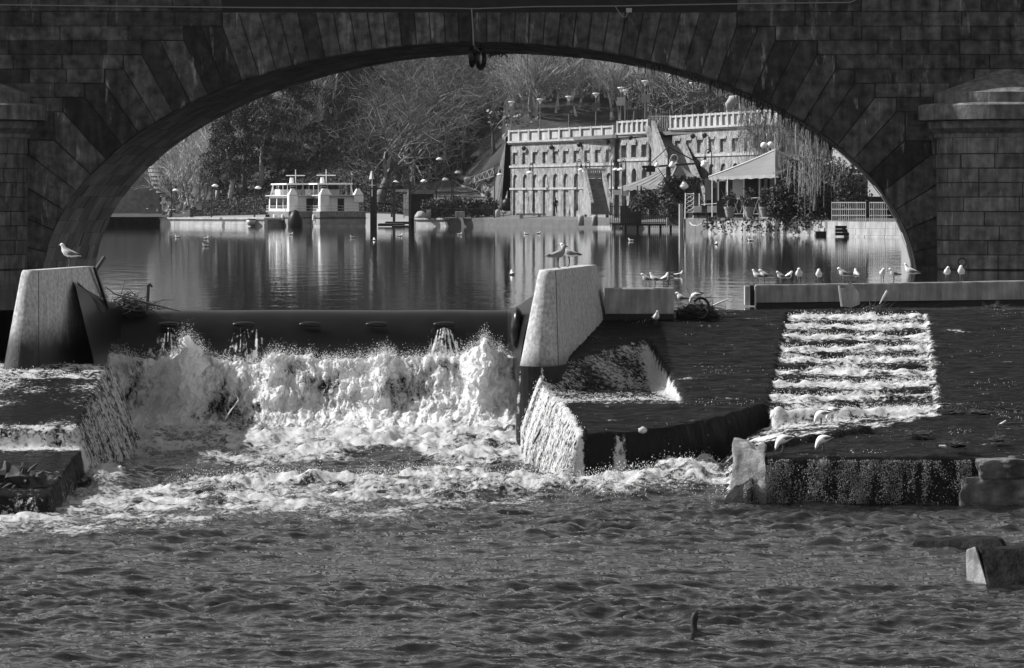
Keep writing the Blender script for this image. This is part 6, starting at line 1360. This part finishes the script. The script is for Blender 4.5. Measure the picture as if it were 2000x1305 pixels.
for i, (px, py, w, h, lb) in enumerate(((1852, 806, .35, .10, 'dark weed clump at the lower corner of the fish ladder'), (1905, 806, .42, .10, 'dark weed clump along the apron edge beyond the ladder corner'), (1965, 803, .5, .12, 'widest dark weed clump near the edge of the picture'), (1796, 848, .28, .07, 'low dark weed clump in the middle of the wet terrace'), (1868, 868, .30, .08, 'weed clump with a pale scrap on the wet terrace'), (1945, 858, .2, .08, 'small weed clump with a white scrap near the pale stones'), (1975, 830, .4, .08, 'long dark weed clump beside a pale twig'), (1935, 600, .25, .05, 'little floating weed clump under the long wall'))):
    z_ = -1.95 if py > 700 else 0.0; d = D(py, -1.82 if 790 < py < 815 else (-2.0 if py > 815 else .0)); twigs('weed_clump', P(px, py, d), (w, .5, h), 70, .25, .010, lb, 'weeds', 30 + i, flat=.25)
for px, py, lb, pts in ((1955, 834, 'pale forked twig lying on the wet terrace', ((-8, 4), (0, 0), (10, -7))), (1840, 876, 'small pale scrap of wood near the middle of the wet terrace', ((-6, 1), (6, 2), (8, 4)))):
    d = D(py, -2.02); o = MB().tube([P(px + a, py + b, d) + (0, 0, .06) for a, b in pts], [.02, .03, .015], 5).build('twig', M_PALE); tag(o, lb, 'twig')
st_t = thing('driftwood_stump', P(40, 960, 69.5), 'dark driftwood stump stranded on the low ledge at the picture edge', 'driftwood'); mb = MB(); c = P(42, 945, 69.5); mb.blob(c, .38, 12, 8, .8, 4, (1.0, .7, .75)); mb.blob(c + (.3, -.1, .0), .24, 10, 7, .8, 5); mb.blob(c + (-.35, .1, .12), .25, 10, 7, .8, 6); mb.build('root_mass', M_WOOD, st_t)
mb = MB(); rng = np.random.default_rng(8)
for i in range(16): v = rng.normal(0, 1, 3) * (1, .5, .6); v /= np.linalg.norm(v); mb.tube([c, c + v * .35, c + v * .55 + (0, 0, -.05)], [.07, .045, .015], 5)
mb.build('root', M_WOOD, st_t)
o = MB().tube([P(1041, 868, 78.5), P(1046, 858, 78.5), P(1053, 846, 78.6), P(1055, 838, 78.7)], [.012, .025, .03, .015], 5).build('stick', M_WOOD); tag(o, 'dark stick caught in the white curtain of water beside the apron', 'stick')
o = MB().tube([P(440, 818, 85.3), P(452, 800, 85.4), P(466, 782, 85.5), P(460, 768, 85.6)], [.02, .02, .015, .006], 5).build('branch', M_PALE); tag(o, 'pale bare branch sticking out of the boiling white water', 'branch')
t = MB().box(P(1141, 860, 75.85), P(1147, 838, 75.85) + (0, .1, 0)).build('stub', M_BLACK); tag(t, 'dark stub on the lip of the apron beside the falling stream', 'stub')
o = MB().blob(P(1255, 843, 76.4) + (0, 0, .03), .09, 12, 8, .3, 2, (1.1, 1, .8)).build('pale_stone', M_CONC, smooth=True); tag(o, 'round pale stone lying near the lip of the apron', 'stone')
# ---------------------------------------------------------------- stones
def rough_block(name, P8, label, m, cat='stone block', group=None, amp=.03, n=10):
    """a hexahedron with a worn, uneven skin"""
    p = [np.array(v, float) for v in P8]; V, Qs = [], []; ctr = np.mean(p, 0)
    for f in ((3,2,1,0), (4,5,6,7), (0,1,5,4), (1,2,6,5), (2,3,7,6), (3,0,4,7)):
        a, b, c_, e = (p[i] for i in f); o = len(V)
        for i in range(n + 1):
            for j in range(n + 1):
                u, v = i / n, j / n; q = a * (1-u) * (1-v) + b * u * (1-v) + c_ * u * v + e * (1-u) * v; w = (q - ctr); k = fbm(q[0] * 2.3, q[1] * 2.3, q[2] * 2.3, 4); r = w / np.linalg.norm(w)
                corner = max(0, abs(2*u - 1) ** 6 + abs(2*v - 1) ** 6) * .03; V.append(q + r * (float(k) * amp - corner))
        for i in range(n):
            for j in range(n): q0 = o + i * (n + 1) + j; Qs.append((q0, q0 + n + 1, q0 + n + 2, q0 + 1))
    V = np.array(V); o_ = np_mesh(name, V, np.array(Qs), m, smooth=True, origin=(ctr[0], ctr[1], V[:, 2].min())); return tag(o_, label, cat, group)
def hexblk(x0, x1, y0t, y1b, d, dep, skew=0):
    a, b, c_, e = P(x0, y1b, d), P(x1, y1b, d), P(x1, y0t, d), P(x0, y0t, d); k = np.array((skew, dep, 0)); return [a, b, b + k, a + k, e, c_, c_ + k, e + k]
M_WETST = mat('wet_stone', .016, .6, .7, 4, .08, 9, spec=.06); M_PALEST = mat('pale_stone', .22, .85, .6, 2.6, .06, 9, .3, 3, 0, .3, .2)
rough_block('stone_block', [(4.32, 71.0, LOWZ - .2), (4.98, 70.38, LOWZ - .2), (5.1, 71.9, LOWZ - .2), (4.5, 72.4, LOWZ - .2), (4.36, 71.05, -2.0), (4.98, 70.46, -2.2), (5.1, 71.9, -2.05), (4.5, 72.4, -1.95)], 'rough corner stone of the terrace with a sunlit end face', M_PALEST, amp=.09, n=16)
rough_block('stone_block', [P(1408, 985, 70.6), P(1470, 990, 70.2), P(1478, 975, 71), P(1420, 972, 71.4), P(1440, 945, 70.8), P(1470, 935, 70.4), P(1475, 930, 71), P(1446, 938, 71.4)], 'low wedge of dark rock at the foot of the sunlit corner stone', M_WETST, amp=.08)
M_EDGEST = mat('edge_stone', .12, .8, .75, 2.0, .08, 7, .3, 3, 0, .25, .3)
rough_block('stone_block', hexblk(1912, 2100, 898, 936, 69.95, 1.6), 'worn pale limestone block on top of the dripping terrace wall', M_EDGEST, amp=.10, n=26)
rough_block('stone_block', hexblk(1878, 2100, 932, 1000, 70.0, 1.2), 'pale lower limestone course with a bright water stain at the picture edge', M_EDGEST, amp=.09, n=30)
bt_ = thing('stone_block', P(1920, 1141, 55.6), 'big dark wet stone block with one pale sunlit end in the low water', 'stone block')
def as_part(o, parent, name):
    w = np.array(o.location) - ORG[parent.name]
    for k in ('label', 'category', 'group'):
        if k in o: del o[k]
    o.name = name; o.parent = parent; o.location = tuple(w); return o
as_part(rough_block('rock', [P(1918, 1153, 55.5), P(1934, 1153, 55.3), P(2080, 1153, 55.4), P(2050, 1150, 57.6), P(1896, 1074, 56.2), P(1912, 1070, 55.9), P(2080, 1068, 56.0), P(2050, 1062, 57.6)], 'x', M_WETST, amp=.05), bt_, 'shade_dark_body')  # shade of the unlit faces put into a darker stone colour
as_part(rough_block('rock', [P(1886, 1150, 56.0), P(1931, 1153, 55.35), P(1935, 1153, 55.5), P(1892, 1150, 56.3), P(1885, 1074, 56.2), P(1905, 1067, 55.85), P(1908, 1068, 56.0), P(1890, 1073, 56.4)], 'x', M_PALEST, amp=.03), bt_, 'sun_pale_end')  # sunlight on this end put into a paler stone colour
rough_block('stone_slab', [P(1778, 1072, 61.5), P(1965, 1076, 61), P(1975, 1066, 62.5), P(1790, 1064, 62.5), P(1782, 1056, 61.6), P(1960, 1052, 61.2), P(1950, 1046, 62.5), P(1792, 1050, 62.5)], 'flat dark slab awash behind the big wet stone block', M_WETST, amp=.10)
# pale beads and mussels scattered as painted glints over the dripping terrace wall
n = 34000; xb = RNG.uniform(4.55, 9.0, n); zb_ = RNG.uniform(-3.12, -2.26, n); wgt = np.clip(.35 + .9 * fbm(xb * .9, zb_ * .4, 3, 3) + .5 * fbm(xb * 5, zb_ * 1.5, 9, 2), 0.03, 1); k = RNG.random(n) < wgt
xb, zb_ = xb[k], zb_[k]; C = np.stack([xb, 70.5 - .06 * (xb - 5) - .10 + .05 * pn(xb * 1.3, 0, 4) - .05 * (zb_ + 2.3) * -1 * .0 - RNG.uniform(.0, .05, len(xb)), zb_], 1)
Vd, Fd = drops(C, RNG.uniform(.004, .011, len(C))); o = np_mesh('glint_beads', Vd, Fd, mat('bead', .26, .15, .5, 3, island=.6, spec=1.0), smooth=True); tag(o, 'glistening beads and mussels on the dripping terrace wall', 'beads', kind='stuff')
# ---------------------------------------------------------------- thin winter haze over the river
hm = bpy.data.materials.new('haze'); hm.use_nodes = True; t = hm.node_tree; t.nodes.clear()
pv = t.nodes.new('ShaderNodeVolumePrincipled'); pv.inputs['Color'].default_value = (.9, .9, .9, 1); pv.inputs['Density'].default_value = HAZE; pv.inputs['Anisotropy'].default_value = .2
om = t.nodes.new('ShaderNodeOutputMaterial'); t.links.new(pv.outputs[0], om.inputs['Volume'])
hb = MB().box((-230, -20, -5.2), (230, 1080, 95)).build('haze', hm, origin=(0, 0, -5.2)); tag(hb, 'pale winter haze lying over the river and the far bank', 'haze', kind='stuff')
